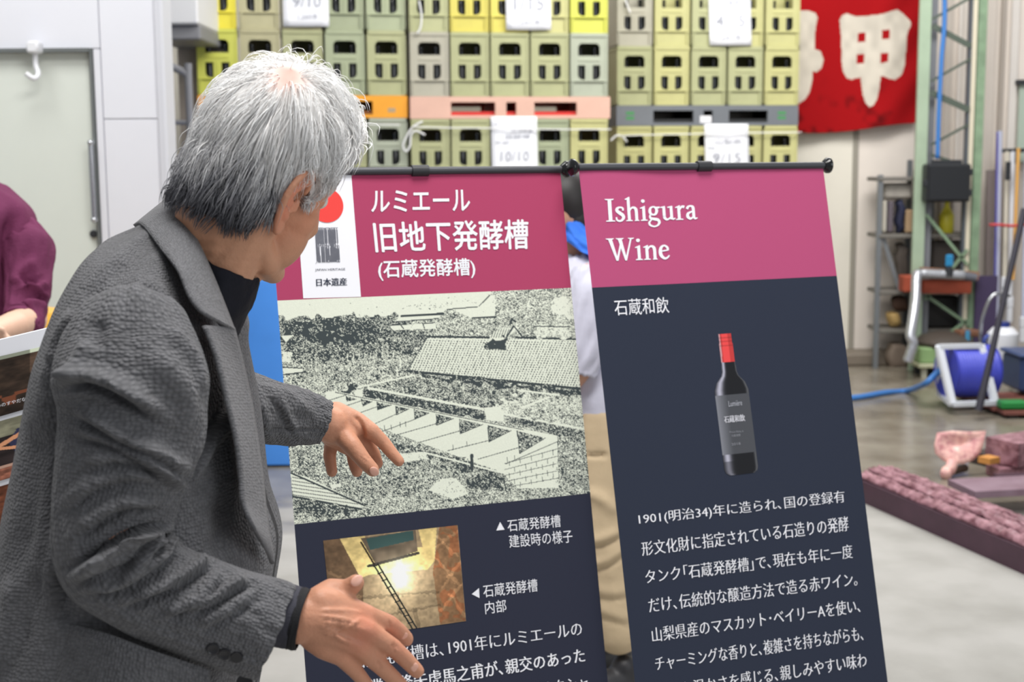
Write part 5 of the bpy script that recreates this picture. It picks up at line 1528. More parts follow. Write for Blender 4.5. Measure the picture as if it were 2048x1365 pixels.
for pl in ([(656, 850, LH, 27), (690, 868, LH, 22)],
           [(672, 830, LH + .005, 20), (712, 846, LH + .004, 17), (744, 864, LH, 12.5)],
           [(668, 855, LH + .01, 20), (705, 872, LH + .015, 17), (732, 886, LH + .02, 12)],
           [(664, 868, LH + .02, 19), (692, 888, LH + .03, 16), (704, 898, LH + .04, 11.5)],
           [(658, 866, LH + .03, 17), (666, 884, LH + .042, 12)],
           # thumb, towards the viewer
           [(682, 866, LH - .008, 17), (705, 893, LH - .024, 14.5), (727, 921, LH - .030, 12), (745, 940, LH - .030, 10.5)],
           # index, middle, ring, little
           [(744, 864, LH, 12), (768, 887, LH + .004, 10.6), (783, 906, LH + .002, 9.6), (798, 923, LH, 8.4)],
           [(732, 886, LH + .02, 11.5), (748, 908, LH + .025, 10.2), (755, 928, LH + .02, 8.8)],
           [(704, 898, LH + .04, 11), (708, 925, LH + .036, 10), (714, 944, LH + .028, 9)],
           [(664, 882, LH + .042, 11.5), (659, 912, LH + .04, 10.2), (664, 944, LH + .034, 8.6)]):
    hchain(pl)
bme = voxel(hm, .0026, 5)
V = verts_of(bme)
BODY_BVH = BVHTree.FromPolygons([Vector(q) for q in V], [list(p.vertices) for p in bme.polygons])
# colour: ruddier ears, knuckles and cheeks, shadowless
Lc = toL(V)
cskin = np.zeros((len(V), 3)) + np.array([204, 152, 122])
earm = np.exp(-((Lc[:, 0] + .01) / .03) ** 2 - ((np.abs(Lc[:, 1]) - .09) / .012) ** 2 - (Lc[:, 2] / .04) ** 2)
cheek = np.exp(-((Lc[:, 0] - .05) / .04) ** 2 - ((Lc[:, 2] + .01) / .04) ** 2) * (np.abs(Lc) < .2).all(1)
cskin += earm[:, None] * np.array([14, -12, -10]) + cheek[:, None] * np.array([6, -6, -6])
hand = V[:, 2] < 1.30
cskin[hand] = (198, 142, 114)
for x, y, z in ((734, 1232, RH), (734, 1262, RH), (714, 1291, RH), (787, 1297, RH + .03), (779, 1249, RH + .045), (727, 921, LH)):
    g_ = np.exp(-((V - P(x, y, z)) ** 2).sum(1) / .016 ** 2); cskin += g_[:, None] * np.array([2, -7, -6])
ca_ = bme.color_attributes.new('Col', 'FLOAT_COLOR', 'POINT')
ca_.data.foreach_set('color', np.concatenate([lin(np.clip(cskin, 0, 255)), np.ones((len(V), 1))], 1).ravel())
# veins and tendons on the right hand, knuckle creases
Nn = normals_of(bme)
hv = [([(640, 1232), (690, 1240), (720, 1250)], 3.0, .0012, 'ridge'), ([(636, 1250), (668, 1262), (700, 1252), (722, 1238)], 2.4, .0014, 'ridge'), ([(668, 1262), (678, 1278), (700, 1288)], 2.4, .0012, 'ridge'),
      ([(640, 1222), (690, 1222), (728, 1228)], 4, .0010, 'ridge'), ([(640, 1245), (690, 1250), (732, 1262)], 4, .0012, 'ridge'), ([(640, 1262), (680, 1276), (712, 1291)], 4, .0012, 'ridge'),
      ([(778, 1242), (782, 1256)], 1.6, .0010, 'valley'), ([(784, 1288), (792, 1304)], 1.6, .0012, 'valley'), ([(788, 1285), (797, 1300)], 1.6, .0010, 'valley'), ([(755, 1322), (764, 1338)], 1.6, .0010, 'valley'),
      ([(719, 913), (733, 925)], 1.4, .0005, 'valley'), ([(727, 909), (741, 920)], 1.4, .0005, 'valley'),
      ([(710, 830), (722, 850), (727, 885)], 5, .0025, 'valley')]
hv = [(p_, w_, a_ * 1.7, k_) for p_, w_, a_, k_ in hv]
V2 = sculpt(V, Nn, hv); V = np.where((V[:, 2] < 1.32)[:, None], V2, V)
mo = np.array(rootloc(man)); set_verts(bme, V - mo)
bme.shade_smooth()
SKINB = mat('skin_body', None, .48, attr='Col', var=.07, scale=30, bump=.10, bscale=260, sss=.10, spec=.35)
body = link_mesh('body', bme, SKINB, man)
def nail(x, y, z, ax, ay, r=(.0075, .0016, .0055)):
    """nail plate facing the viewer; ax, ay = finger direction in the picture"""
    loc, nrm, _, _ = BODY_BVH.ray_cast(Vector(EYE), (Vector(P(x, y, z)) - Vector(EYE)).normalized())
    if loc is None: return
    t = RT * ax - UP * ay; n = np.array(nrm); t -= (t @ n) * n; t /= np.linalg.norm(t); s = np.cross(n, t)
    MB().ell(np.array(loc) - n * .0012, r, rot=np.stack([t, n, s], 1), n=16, m=12).build('fingernail', NAIL, man, smooth=True)
nail(714, 1162, RH + .015, 18, -14, (.0080, .0018, .0055)); nail(810, 1274, RH + .07, 12, 12, (.0055, .0015, .0045)); nail(830, 1336, RH + .05, 18, 20, (.0062, .0015, .0050))
nail(749, 944, LH - .03, 18, 16, (.0085, .0018, .0062))
EYEW = mat('eye_white', (226, 222, 216), .2)
for s in (-1, 1):
    MB().ell(hw_((.0795, .031 * s, .016)), (.0105 * HS,) * 3, n=16, m=12).build('eyeball', EYEW, man, smooth=True)
BROW = mat('grey_brow', (112, 104, 98), .7)
for s in (-1, 1):
    MB().tube([hw_((.096, .014 * s, .040)), hw_((.092, .030 * s, .044)), hw_((.076, .050 * s, .040))], [.003, .0042, .002], 8).build('eyebrow', BROW, man, smooth=True)

# --- hair
def zmin(x):
    return np.interp(x, [-.12, -.06, -.035, -.022, -.012, .018, .022, .036, .044, .072, .10], [-.058, -.056, -.045, -.016, .040, .044, .002, .004, .052, .090, .108])
WH = np.array([-.060, -.030, .118])      # whorl at the crown
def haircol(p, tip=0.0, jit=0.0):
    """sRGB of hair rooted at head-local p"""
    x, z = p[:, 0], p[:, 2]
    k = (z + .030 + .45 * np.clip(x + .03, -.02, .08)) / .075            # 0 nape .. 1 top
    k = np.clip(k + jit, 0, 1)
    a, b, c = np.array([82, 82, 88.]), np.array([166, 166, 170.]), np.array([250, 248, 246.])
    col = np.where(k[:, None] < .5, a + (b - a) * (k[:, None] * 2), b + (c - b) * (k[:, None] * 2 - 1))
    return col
# cap that fills the hair volume
dirs = []
nA, nB = 150, 110
capV, capI = [], {}
th = np.linspace(0.02, math.pi - .02, nB); ph = np.linspace(0, 2 * math.pi, nA, endpoint=False)
org = np.array([-.01, 0, .03])
Dg = np.stack([np.outer(np.sin(th), np.cos(ph)), np.outer(np.sin(th), np.sin(ph)), np.outer(np.cos(th), np.ones(nA))], -1)
pts = np.full(Dg.shape, np.nan); nr_ = np.zeros(Dg.shape)
for i in range(nB):
    for j in range(nA):
        d = HR @ Dg[i, j]; d /= np.linalg.norm(d)
        # scalp = outermost hit
        far = hw_(org) + d * .25
        loc, n, _, _ = BODY_BVH.ray_cast(Vector(far), Vector(-d))
        if loc is None: continue
        pts[i, j] = toL(loc); nr_[i, j] = np.array(n) @ HRN
def scalp_ok(p):
    return (p[..., 2] > zmin(p[..., 0])) & (np.abs(p[..., 1]) < .0815) & ~((p[..., 0] > .070) & (p[..., 2] < .100))
ok = scalp_ok(pts) & np.isfinite(pts[..., 0])
thick = np.clip((pts[..., 2] - zmin(pts[..., 0])) / .06, 0, 1) ** .7
cp = pts + nr_ * (.002 + .011 * thick)[..., None]
idx = -np.ones((nB, nA), int); cnt = 0; vv_, ff_ = [], []
for i in range(nB):
    for j in range(nA):
        if ok[i, j]: idx[i, j] = cnt; cnt += 1; vv_.append(hw_(cp[i, j]))
for i in range(nB - 1):
    for j in range(nA):
        q = [idx[i, j], idx[i + 1, j], idx[i + 1, (j + 1) % nA], idx[i, (j + 1) % nA]]
        if min(q) >= 0: ff_.append(q)
cmb = MB().add(np.array(vv_), ff_)
hair = cmb.build('hair', HAIRM, man, smooth=True)
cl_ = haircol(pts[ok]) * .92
wd = np.linalg.norm(pts[ok] - WH, axis=1)
part = np.exp(-(wd / .019) ** 2) * .9 + .4 * np.exp(-(((pts[ok][:, 0] + .075) / .03) ** 2 + ((pts[ok][:, 1] + .035) / .012) ** 2 + ((pts[ok][:, 2] - .105) / .02) ** 2))
cl_ = cl_ * (1 - np.clip(part, 0, 1)[:, None]) + np.array([190, 140, 124]) * np.clip(part, 0, 1)[:, None]
a_ = hair.data.color_attributes.new('Col', 'FLOAT_COLOR', 'POINT')
a_.data.foreach_set('color', np.concatenate([lin(np.clip(cl_, 0, 255)), np.ones((len(cl_), 1))], 1).ravel())
# strands
flat = np.argwhere(ok)
wts = np.sin(th)[flat[:, 0]] * np.where(pts[ok][:, 1] < .03, 1.0, .5)      # the side towards the camera a little denser
NS = 11500; SEG = 6
pick = flat[RNG.choice(len(flat), NS, p=wts / wts.sum())]
jit = (RNG.random((NS, 3)) - .5) * .0045
_pp = pts[pick[:, 0], pick[:, 1]]; pick = pick[~((np.abs(_pp[:, 1]) > .066) & (_pp[:, 0] > .004) & (_pp[:, 0] < .034) & (_pp[:, 2] < .036))]; NS = len(pick); jit = jit[:NS]
roots = pts[pick[:, 0], pick[:, 1]] + jit; rn = nr_[pick[:, 0], pick[:, 1]]
tk = thick[pick[:, 0], pick[:, 1]]
clump = np.stack([vnoise(roots[:, 0] * 120 + 9, roots[:, 2] * 120 + roots[:, 1] * 60, s) - .5 for s in (21, 22, 23)], 1)
rad = roots - WH; rad -= (rad * rn).sum(1)[:, None] * rn
dw = np.linalg.norm(rad, axis=1); rad /= dw[:, None] + 1e-9
down = np.array([0, 0, -1.0]) - rn * (-rn[:, 2])[:, None]; down /= np.linalg.norm(down, axis=1)[:, None] + 1e-6
back_ = np.array([-1.0, 0, 0]) - rn * (-rn[:, 0])[:, None]
sw = np.clip((roots[:, 0] - .0) / .06, 0, 1)
dirn = rad * 1.0 + down * .5 + clump * 1.7 + (RNG.random((NS, 3)) - .5) * .8 + back_ * (.5 * np.clip((roots[:, 0] - .055) / .02, 0, 1))[:, None]
fw_ = np.clip((roots[:, 0] - .015) / .045, 0, 1)[:, None]
side_ = np.array([0, -1.0, 0]) - rn * (-rn[:, 1])[:, None]
dirn = dirn * (1 - fw_ * .85) + fw_ * (back_ * .9 + side_ * .5 + down * .45 + clump * 1.2 + (RNG.random((NS, 3)) - .5) * .7)
dirn -= (dirn * rn).sum(1)[:, None] * rn; dirn /= np.linalg.norm(dirn, axis=1)[:, None]
length = (.014 + .036 * tk) * (.7 + .6 * RNG.random(NS)) * np.where(roots[:, 2] < 0, .75, 1.0) * np.where((roots[:, 0] > .012) & (roots[:, 2] < .07), .55, 1.0)
pcur = roots + rn * .001; nc = rn.copy(); dcur = dirn.copy()
path = [pcur.copy()]
lift = np.where(RNG.random(NS) < .04, 1.7, 1.0) * (.0085 + .0095 * tk + .012 * np.clip((roots[:, 0] - .03) / .04, 0, 1) * np.clip((roots[:, 2] - .06) / .03, 0, 1)) * (.5 + .9 * RNG.random(NS))
for k in range(SEG):
    t = (k + 1) / SEG
    q = path[0] * 0 + (pcur + dcur * (length / SEG)[:, None])
    newp = np.empty_like(q); newn = np.empty_like(q)
    for i in range(NS):
        loc, n, _, _ = BODY_BVH.find_nearest(Vector(hw_(q[i])))
        newp[i] = toL(loc); newn[i] = np.array(n) @ HRN
    newn = newn * .5 + nc * .5; newn /= np.linalg.norm(newn, axis=1)[:, None]
    off_ = .001 + lift * np.sin(min(1, t * 1.15) * math.pi * .62) ** .8
    pcur = newp; nc = newn
    path.append(newp + newn * off_[:, None] + (RNG.random((NS, 3)) - .5) * .0007)
    dcur = dcur + down * .10; dcur -= (dcur * newn).sum(1)[:, None] * newn; dcur /= np.linalg.norm(dcur, axis=1)[:, None]
path = np.array(path)                                   # (SEG+1, NS, 3)
NG = 900
gi = RNG.choice(NS, NG, replace=False); near_ = np.empty(NS, int)
for c0_ in range(0, NS, 2500):
    near_[c0_:c0_ + 2500] = np.argmin(((roots[c0_:c0_ + 2500, None] - roots[None, gi]) ** 2).sum(2), 1)
cst = (.25 + .5 * RNG.random(NS))[:, None]
wv = RNG.random((NG, 3)) - .5
gpath = path[:, gi].copy()
for k in range(1, SEG + 1):
    t = k / SEG
    gpath[k] += wv * .016 * t * (1 if k % 2 else .6)
    path[k] += (gpath[k][near_] + (roots - roots[gi][near_]) * (1 - .5 * t) - path[k]) * cst * t ** .8
for k in range(1, SEG): path[k] = path[k] * .6 + (path[k - 1] + path[k + 1]) * .2
pw = HO + path @ HR.T
tang = np.gradient(pw, axis=0); tang /= np.linalg.norm(tang, axis=2)[..., None] + 1e-9
s1 = np.cross(tang, np.array([.31, -.9, .3])); s1 /= np.linalg.norm(s1, axis=2)[..., None] + 1e-9
s2 = np.cross(tang, s1)
wr = (.00050 * (.8 + .5 * RNG.random(NS)))[None, :, None] * np.array([1, 1.05, 1, .95, .85, .6, .15])[:, None, None]
tri = np.stack([pw + s1 * wr, pw + (-.5 * s1 + .866 * s2) * wr, pw + (-.5 * s1 - .866 * s2) * wr], 2)   # (S+1, NS, 3, 3)
tri = tri.transpose(1, 0, 2, 3)                         # NS, S+1, 3, xyz
b0 = (np.arange(NS) * (SEG + 1) * 3)[:, None, None]
kk = (np.arange(SEG) * 3)[None, :, None]; jj = np.arange(3)[None, None, :]; jn = (np.arange(3) + 1) % 3
fq = np.stack([b0 + kk + jj, b0 + kk + jn[None, None], b0 + kk + 3 + jn[None, None], b0 + kk + 3 + jj], -1).reshape(-1, 4)
me = bpy.data.meshes.new('hair_strands')
vv_ = tri.reshape(-1, 3) - mo
me.vertices.add(len(vv_)); me.vertices.foreach_set('co', vv_.ravel())
me.loops.add(fq.size); me.loops.foreach_set('vertex_index', fq.ravel().astype(np.int32))
me.polygons.add(len(fq)); me.polygons.foreach_set('loop_start', (np.arange(len(fq)) * 4).astype(np.int32))
me.update(calc_edges=True)
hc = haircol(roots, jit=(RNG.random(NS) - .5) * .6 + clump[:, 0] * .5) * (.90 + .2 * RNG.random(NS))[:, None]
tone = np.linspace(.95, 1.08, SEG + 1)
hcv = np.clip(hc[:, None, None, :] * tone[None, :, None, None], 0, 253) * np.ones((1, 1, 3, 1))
a_ = me.color_attributes.new('Col', 'FLOAT_COLOR', 'POINT')
a_.data.foreach_set('color', np.concatenate([lin(hcv.reshape(-1, 3)), np.ones((len(vv_), 1))], 1).ravel())
me.shade_smooth()
hs_ = link_mesh('hair_strands', me, HAIRM, hair); hs_['kind'] = 'stuff'

# --- shirt with stand collar
def pxring(cx, cy, z, ax, ay, hd, n=120, p=2.0):
    k = z / F
    return ring(P(cx, cy, z), (RT * ax - UP * ay) * k, -YD * hd, n, p)
sr = np.array([[460, 524, 1.660, 58, 30, .070], [455, 545, 1.660, 60, 28, .074], [448, 590, 1.66, 54, 20, .080], [438, 640, 1.66, 44, 10, .09], [428, 700, 1.66, 38, 0, .10], [415, 800, 1.66, 34, 0, .11]])
sr = spline(sr, 9)
srt = [pxring(*r) for r in sr]
inner = [pxring(r[0], r[1] + 6, r[2], r[3] - 5, r[4] - 2, r[5] - .005) for r in sr[:10][::-1]]
sh_ = loft(np.array(inner + srt), 'shirt', SHIRT, man, noise=.0015)

# --- jacket trunk
TR = np.array([  # y, left, right, centre depth, half depth
    [430, 318, 372, 1.668, .060], [450, 288, 388, 1.667, .078], [475, 222, 396, 1.666, .115], [505, 186, 408, 1.664, .160], [545, 160, 426, 1.662, .192],
    [600, 125, 452, 1.66, .214], [664, 93, 479, 1.66, .224], [711, 75, 493, 1.66, .228], [805, 56, 514, 1.66, .230], [892, 38, 531, 1.66, .230], [996, 12, 545, 1.66, .226],
    [1075, 0, 560, 1.66, .224], [1162, -12, 549, 1.66, .226], [1280, -28, 530, 1.66, .232], [1380, -44, 518, 1.66, .236], [1480, -60, 500, 1.66, .238]])
TR[:, 1] += np.interp(TR[:, 0], [450, 475, 505, 545, 600, 664, 1000, 1162, 1480], [0, 10, 20, 26, 33, 38, 38, 34, 30])
TR[:, 2] -= np.interp(TR[:, 0], [640, 711, 1000, 1100, 1480], [0, 16, 18, 10, 10])
TS = spline(TR, 10)
def trunk_row(y): return [np.interp(y, TS[:, 0], TS[:, k]) for k in range(1, 5)]
def near_depth(x, y):
    a, b, zc, hd = trunk_row(y)
    rel = np.clip((x - (a + b) / 2) / ((b - a) / 2), -.985, .985)
    return zc - hd * (1 - abs(rel) ** 2.4) ** (1 / 2.4)
rings = [ring(P((a + b) / 2, y, zc), RT * (b - a) / 2 * zc / F, -YD * hd, 150, 2.4) for y, a, b, zc, hd in TS]
tfold = [([(97, 860), (94, 1000), (88, 1110), (52, 1270), (8, 1365)], 4, .0035, 'valley'),
         ([(62, 840), (55, 980), (30, 1150)], 22, .010, 'valley'), ([(110, 760), (88, 860), (84, 960), (92, 1080)], 14, .018, 'valley'), ([(120, 720), (100, 790)], 14, .012, 'valley'),
         ([(200, 610), (150, 660), (115, 720)], 10, .006, 'valley'), ([(160, 620), (120, 690), (95, 790)], 18, .007, 'ridge'),
         ([(453, 817), (415, 870), (390, 920), (372, 960)], 12, .009, 'over'), ([(440, 830), (455, 900), (460, 1000)], 20, .005, 'ridge'),
         ([(270, 560), (330, 600), (380, 690)], 16, .004, 'ridge'), ([(150, 1130), (120, 1200), (128, 1260)], 14, .010, 'valley'), ([(100, 1100), (110, 1200), (130, 1290)], 14, .007, 'ridge'),
         ([(440, 1000), (445, 1060), (430, 1110)], 18, .006, 'valley'), ([(245, 520), (210, 560), (180, 610)], 22, .004, 'valley'), ([(30, 1150), (20, 1250), (-10, 1340)], 20, .007, 'ridge')]
jk = loft(np.array(rings), 'jacket', JACK, man, folds=tfold, noise=.003, nfreq=(7, 5))

def strip(inner, outer, name, m, parent, lift=.008, bulge=.006, n=9, thick=.004):
    """cloth strip between two edge curves given as (x, y, depth or None)"""
    def to3(pl):
        pl = [(x, y, (z if z is not None else near_depth(x, y) - lift)) for x, y, z in pl]
        return spline(pl, 8)
    a, b = to3(inner), to3(outer)
    k = 60
    ra = np.stack([np.interp(np.linspace(0, 1, k), np.linspace(0, 1, len(a)), a[:, i]) for i in range(3)], 1)
    rb = np.stack([np.interp(np.linspace(0, 1, k), np.linspace(0, 1, len(b)), b[:, i]) for i in range(3)], 1)
    X = np.zeros((k, n, 3))
    for i in range(k):
        for j in range(n):
            t = j / (n - 1); q = ra[i] * (1 - t) + rb[i] * t
            X[i, j] = P(q[0], q[1], q[2] - bulge * math.sin(math.pi * t) - .008 * t)
    o = MB().grid(X).build(name, m, parent, smooth=True)
    us = np.linalg.norm(X[:, -1] - X[:, 0], axis=1).mean() * np.arange(n) / (n - 1)
    vs = np.concatenate([[0], np.cumsum(np.linalg.norm(np.diff(X[:, n // 2], axis=0), axis=1))])
    li = np.empty(len(o.data.loops), np.int32); o.data.loops.foreach_get('vertex_index', li)
    o.data.uv_layers.new(name='UVMap').data.foreach_set('uv', np.stack([us[li % n], vs[li // n]], 1).ravel())
    s = o.modifiers.new('thickness', 'SOLIDIFY'); s.thickness = thick; s.offset = 0
    return o
N_ = None
strip([(330, 402, 1.74), (342, 400, 1.668), (364, 430, 1.618), (395, 485, 1.585), (424, 549, 1.568), (451, 617, 1.560), (468, 662, 1.556)],
      [(268, 452, 1.72), (285, 452, 1.61), (322, 499, 1.545), (356, 543, 1.505), (377, 591, 1.485), (396, 618, 1.48), (412, 630, 1.482)], 'collar', JFLAT, jk, bulge=.010, lift=.010)
strip([(467, 655, 1.555), (486, 730, N_), (501, 799, N_), (514, 880, N_), (525, 960, N_), (532, 1030, N_), (541, 1090, N_), (547, 1128, N_)],
      [(407, 652, 1.475), (430, 712, N_), (451, 800, N_), (470, 880, N_), (480, 960, N_), (484, 1005, N_), (508, 1060, N_), (543, 1126, N_)], 'lapel', JFLAT, jk, bulge=.004, lift=.012)
# dark shadow gap of the open notch is left to the light; the pocket
strip([(123, 1243, N_), (215, 1268, N_), (300, 1300, N_), (420, 1340, N_)], [(60, 1390, N_), (180, 1425, N_), (280, 1455, N_), (400, 1490, N_)], 'patch_pocket', JACK, jk, bulge=.001, lift=.010, thick=.005)

# --- sleeves
def sleeve(rows, name, folds, noise, squash=.86, n=150):
    r = spline(rows, 14)
    c = np.array([P(x, y, z) for x, y, _, z in r])
    t = np.gradient(c, axis=0); t /= np.linalg.norm(t, axis=1)[:, None]
    out = []
    for q, (x, y, rr, z), tg in zip(c, r, t):
        vd = q - EYE; vd /= np.linalg.norm(vd)
        a = np.cross(tg, vd); a /= np.linalg.norm(a)
        b = np.cross(tg, a)
        if b @ vd > 0: b = -b
        out.append(ring(q, a * rr * z / F, b * rr * z / F * squash, n))
    # cloth turned in at the cuff
    inn = [q_ + (out[-1].mean(0) - q_) * .05 - t[-1] * .002 * k for k, q_ in ((0, out[-1]), (6, out[-1]), (20, out[-1]))]
    return loft(np.array(out + inn), name, JACK, jk, folds=folds, noise=noise)
rs = [(263, 610, 60, 1.475), (263, 640, 112, 1.462), (262, 700, 143, 1.455), (262, 760, 152, 1.450), (264, 815, 142, 1.448), (258, 880, 134, 1.445), (243, 950, 128, 1.44), (227, 1030, 119, 1.437), (226, 1080, 118, 1.437),
      (242, 1122, 118, 1.438), (282, 1160, 107, 1.444), (345, 1194, 100, 1.453), (435, 1227, 99, 1.466), (508, 1251, 100, 1.475), (551, 1266, 97, 1.479)]
sf = [([(125, 772), (165, 764), (210, 776), (265, 806), (316, 842)], 17, .013, 'over'),
      ([(150, 830), (237, 878), (312, 917), (366, 955)], 15, .010, 'over'),
      ([(156, 873), (222, 893), (290, 930), (350, 985)], 14, .008, 'over'),
      ([(170, 940), (240, 925), (320, 950), (362, 985)], 14, .006, 'over'),
      ([(156, 1072), (237, 1022), (318, 1016)], 15, .008, 'over'),
      ([(130, 1020), (200, 975), (280, 962), (340, 985)], 14, .006, 'over'),
      ([(322, 1054), (268, 1070), (205, 1102), (146, 1140)], 13, .017, 'over'),
      ([(342, 1072), (322, 1096), (300, 1122)], 9, .007, 'over'), ([(322, 1066), (296, 1090), (262, 1130), (230, 1160)], 11, .007, 'over'),
      ([(150, 1168), (215, 1140), (262, 1122)], 11, .006, 'over'), ([(160, 1190), (240, 1180), (320, 1130), (352, 1098)], 13, .006, 'over'),
      ([(237, 1218), (344, 1176), (400, 1142), (420, 1130)], 13, .009, 'over'), ([(330, 1240), (400, 1205), (450, 1150)], 12, .006, 'over'),
      ([(375, 1234), (430, 1206), (470, 1180), (500, 1168)], 11, .008, 'over'), ([(400, 1262), (470, 1225), (520, 1190)], 13, .004, 'over'),
      ([(300, 700), (360, 770), (390, 860), (370, 960)], 24, .006, 'ridge'), ([(180, 680), (150, 740), (140, 800)], 16, .006, 'ridge'), ([(330, 650), (390, 720), (404, 800)], 14, .005, 'ridge'),
      ([(200, 640), (190, 700)], 20, .004, 'valley')]
slr = sleeve(rs, 'sleeve', sf, .0028)
ls = [(380, 790, 70, 1.82), (440, 800, 72, 1.85), (500, 815, 67, 1.88), (560, 829, 62, 1.915), (600, 835, 58, 1.938), (628, 840, 51, 1.948), (650, 846, 43, 1.954)]
lf = [([(540, 790), (556, 812), (575, 850), (590, 872)], 9, .004, 'over'), ([(545, 775), (590, 800), (620, 835)], 11, .004, 'ridge'), ([(520, 800), (530, 840), (540, 880)], 10, .004, 'ridge'), ([(525, 858), (580, 861), (645, 860)], 3, .003, 'valley')]
sll = sleeve(ls, 'sleeve', lf, .002)
# sleeve buttons
SB = BVHTree.FromObject(slr, bpy.context.evaluated_depsgraph_get())
bpy.context.view_layer.update()
sv = verts_of(slr.data) + np.array(rootloc(jk)); SB = BVHTree.FromPolygons([Vector(q) for q in sv], [list(p.vertices) for p in slr.data.polygons])
for x, y in ((426, 1298), (449, 1308), (473, 1316)):
    loc, n, _, _ = SB.ray_cast(Vector(EYE), (Vector(P(x, y, 1.45)) - Vector(EYE)).normalized())
    MB().lathe([(0, -.001), (.0062, -.001), (.0070, .001), (.0068, .0028), (.0055, .0032), (.0045, .0024), (0, .0022)], np.array(loc), np.array(n), 20).build('button', mat('dark_button', (34, 34, 38), .3), slr, smooth='auto')
MB().lathe([(0, -.001), (.009, -.001), (.0098, .001), (.009, .0034), (.006, .003), (0, .003)], P(490, 1366, near_depth(490, 1366) - .012), -FW, 20).build('button', mat('front_button', (34, 34, 38), .3), jk, smooth='auto')
# knitted shirt cuff at the right wrist
def cuff(rows, name, m, parent, n=60):
    out = []
    r = spline(rows, 6); c = np.array([P(q[0], q[1], q[4]) for q in r]); t = np.gradient(c, axis=0)
    for q, row, tg in zip(c, r, t):
        tg = tg / np.linalg.norm(tg)
        k = row[4] / F; a = (RT * row[2] - UP * row[3]) * k; a = a - (a @ tg) * tg; b = np.cross(tg, a); b = b / np.linalg.norm(b) * np.linalg.norm(a) * 1.02
        out.append(ring(q, a, b, n))
    i_ = [c[-1] + (o_ - c[-1]) * .93 - t[-1] / np.linalg.norm(t[-1]) * d for d, o_ in ((0, out[-1]), (.02, out[-1]))]
    return loft(np.array(out + i_), name, m, parent, noise=.0006)
cuff([(530, 1224, -17, 62, 1.484), (560, 1230, -17, 62, 1.486), (586, 1236, -17, 60, 1.488), (590, 1237, -17, 60, 1.488)], 'shirt_cuff', mat('charcoal_knit', (56, 56, 66), .85, bump=.2, bscale=500), sh_)
cuff([(589, 1236.6, -17, 61, 1.488), (597, 1238.5, -17, 60.5, 1.488), (606, 1240.5, -17, 59.5, 1.488)], 'cuff_band', mat('black_rib', (20, 20, 24), .85, bump=.2, bscale=700), sh_)

# --- trousers and shoes (below the frame)
TRO = mat('dark_trousers', (48, 48, 54), .8)
tm_ = MB()
hipc = P(240, 1400, 1.67)
for s in (-1, 1):
    hip = np.array([hipc[0], 1.68 + .095 * s, .88]); knee = np.array([-.50, 1.68 + .10 * s, .48]); ank = np.array([-.52, 1.68 + .11 * s, .08])
    tm_.chain([(hip, .115), (knee, .078), (ank, .062)], dens=5)
tm_.chain([(np.array([hipc[0], 1.66, .98]), .15), (np.array([hipc[0], 1.68, .86]), .14)])
tme = voxel(tm_, .010, 3, 'trousers'); set_verts(tme, verts_of(tme) - mo); link_mesh('trousers', tme, TRO, man)
def shoe(c, fwd, L, m, parent, name='shoe', w=.045, hh=.10):
    f = np.asarray(fwd, float); f /= np.linalg.norm(f); s = np.array([-f[1], f[0], 0])
    b = MB(); c = np.asarray(c, float)
    b.chain([(c + [0, 0, .05], w), (c + f * L * .35 + [0, 0, .045], w * .95), (c + f * L * .7 + [0, 0, .036], .036), (c + f * L * .82 + [0, 0, .030], .030)], dens=3)
    b.chain([(c + [0, 0, .055], w * .95), (c + [0, 0, hh], w * .9)], dens=3)
    b.box(c + f * L * .38 + [0, 0, .012], (L * 1.0, .075, .022), rot=np.stack([f, s, [0, 0, 1]], 1), bev=.01)
    me = voxel(b, .007, 3, name)
    v = verts_of(me); v[:, 2] = np.maximum(v[:, 2], .001); set_verts(me, v - np.array(rootloc(parent)))
    return link_mesh(name, me, m, parent)
for s in (-1, 1): shoe((-.545, 1.68 + .11 * s, 0), (1, .25, 0), .22, mat('black_leather', (26, 26, 28), .3), man)

# ------------------------------------------------------------------ person in maroon sweatshirt, left edge
MAR = mat('maroon_knit', (106, 48, 80), .85, var=.10, scale=9, bump=.2, bscale=120, spec=.2)
per2 = empty('person', (*(P(-60, 600, 3.8)[:2]), 0), 'person in a maroon sweatshirt with pushed up sleeves standing behind the photo board', 'person')
Z2 = 3.8
b2 = MB()
pc = P(-75, 300, Z2 + .02)
b2.ell(pc + [-.05, 0, .10], (.078, .095, .115)); b2.ell(pc + [-.05, -.03, .05], (.06, .07, .08)); b2.chain([(pc + [-.05, .015, .03], .056), (P(-85, 400, Z2 + .02), .066)])
b2.chain([(pc + [-.05, -.105, .075], .014), (pc + [-.05, -.122, .055], .012)])
for s in (-1, 1): b2.ell(pc + [-.05 + .08 * s, 0, .085], (.012, .022, .032))
b2.chain([(P(-60, 470, Z2), .10), (P(-60, 900, Z2), .11)])
b2.chain([(P(40, 480, Z2), .05), (P(62, 600, Z2 - .06), .045), (P(64, 640, Z2 - .10), .042), (P(30, 650, Z2 - .28), .038), (P(-20, 668, Z2 - .40), .030)])
b2.chain([(P(-170, 480, Z2), .05), (P(-180, 640, Z2 - .06), .045), (P(-120, 660, Z2 - .3), .034), (P(-60, 676, Z2 - .42), .029)])
for k, (dx, dy) in enumerate(((0, 0), (6, 6), (8, 12), (6, 18))):
    b2.chain([(P(-14 + dx * .2, 668 + dy * .7, Z2 - .42), .013), (P(14 + dx, 676 + dy, Z2 - .46), .0095), (P(24 + dx, 684 + dy, Z2 - .47), .008)])
b2.chain([(P(-22, 660, Z2 - .42), .013), (P(-4, 656, Z2 - .46), .010), (P(6, 660, Z2 - .47), .009)])
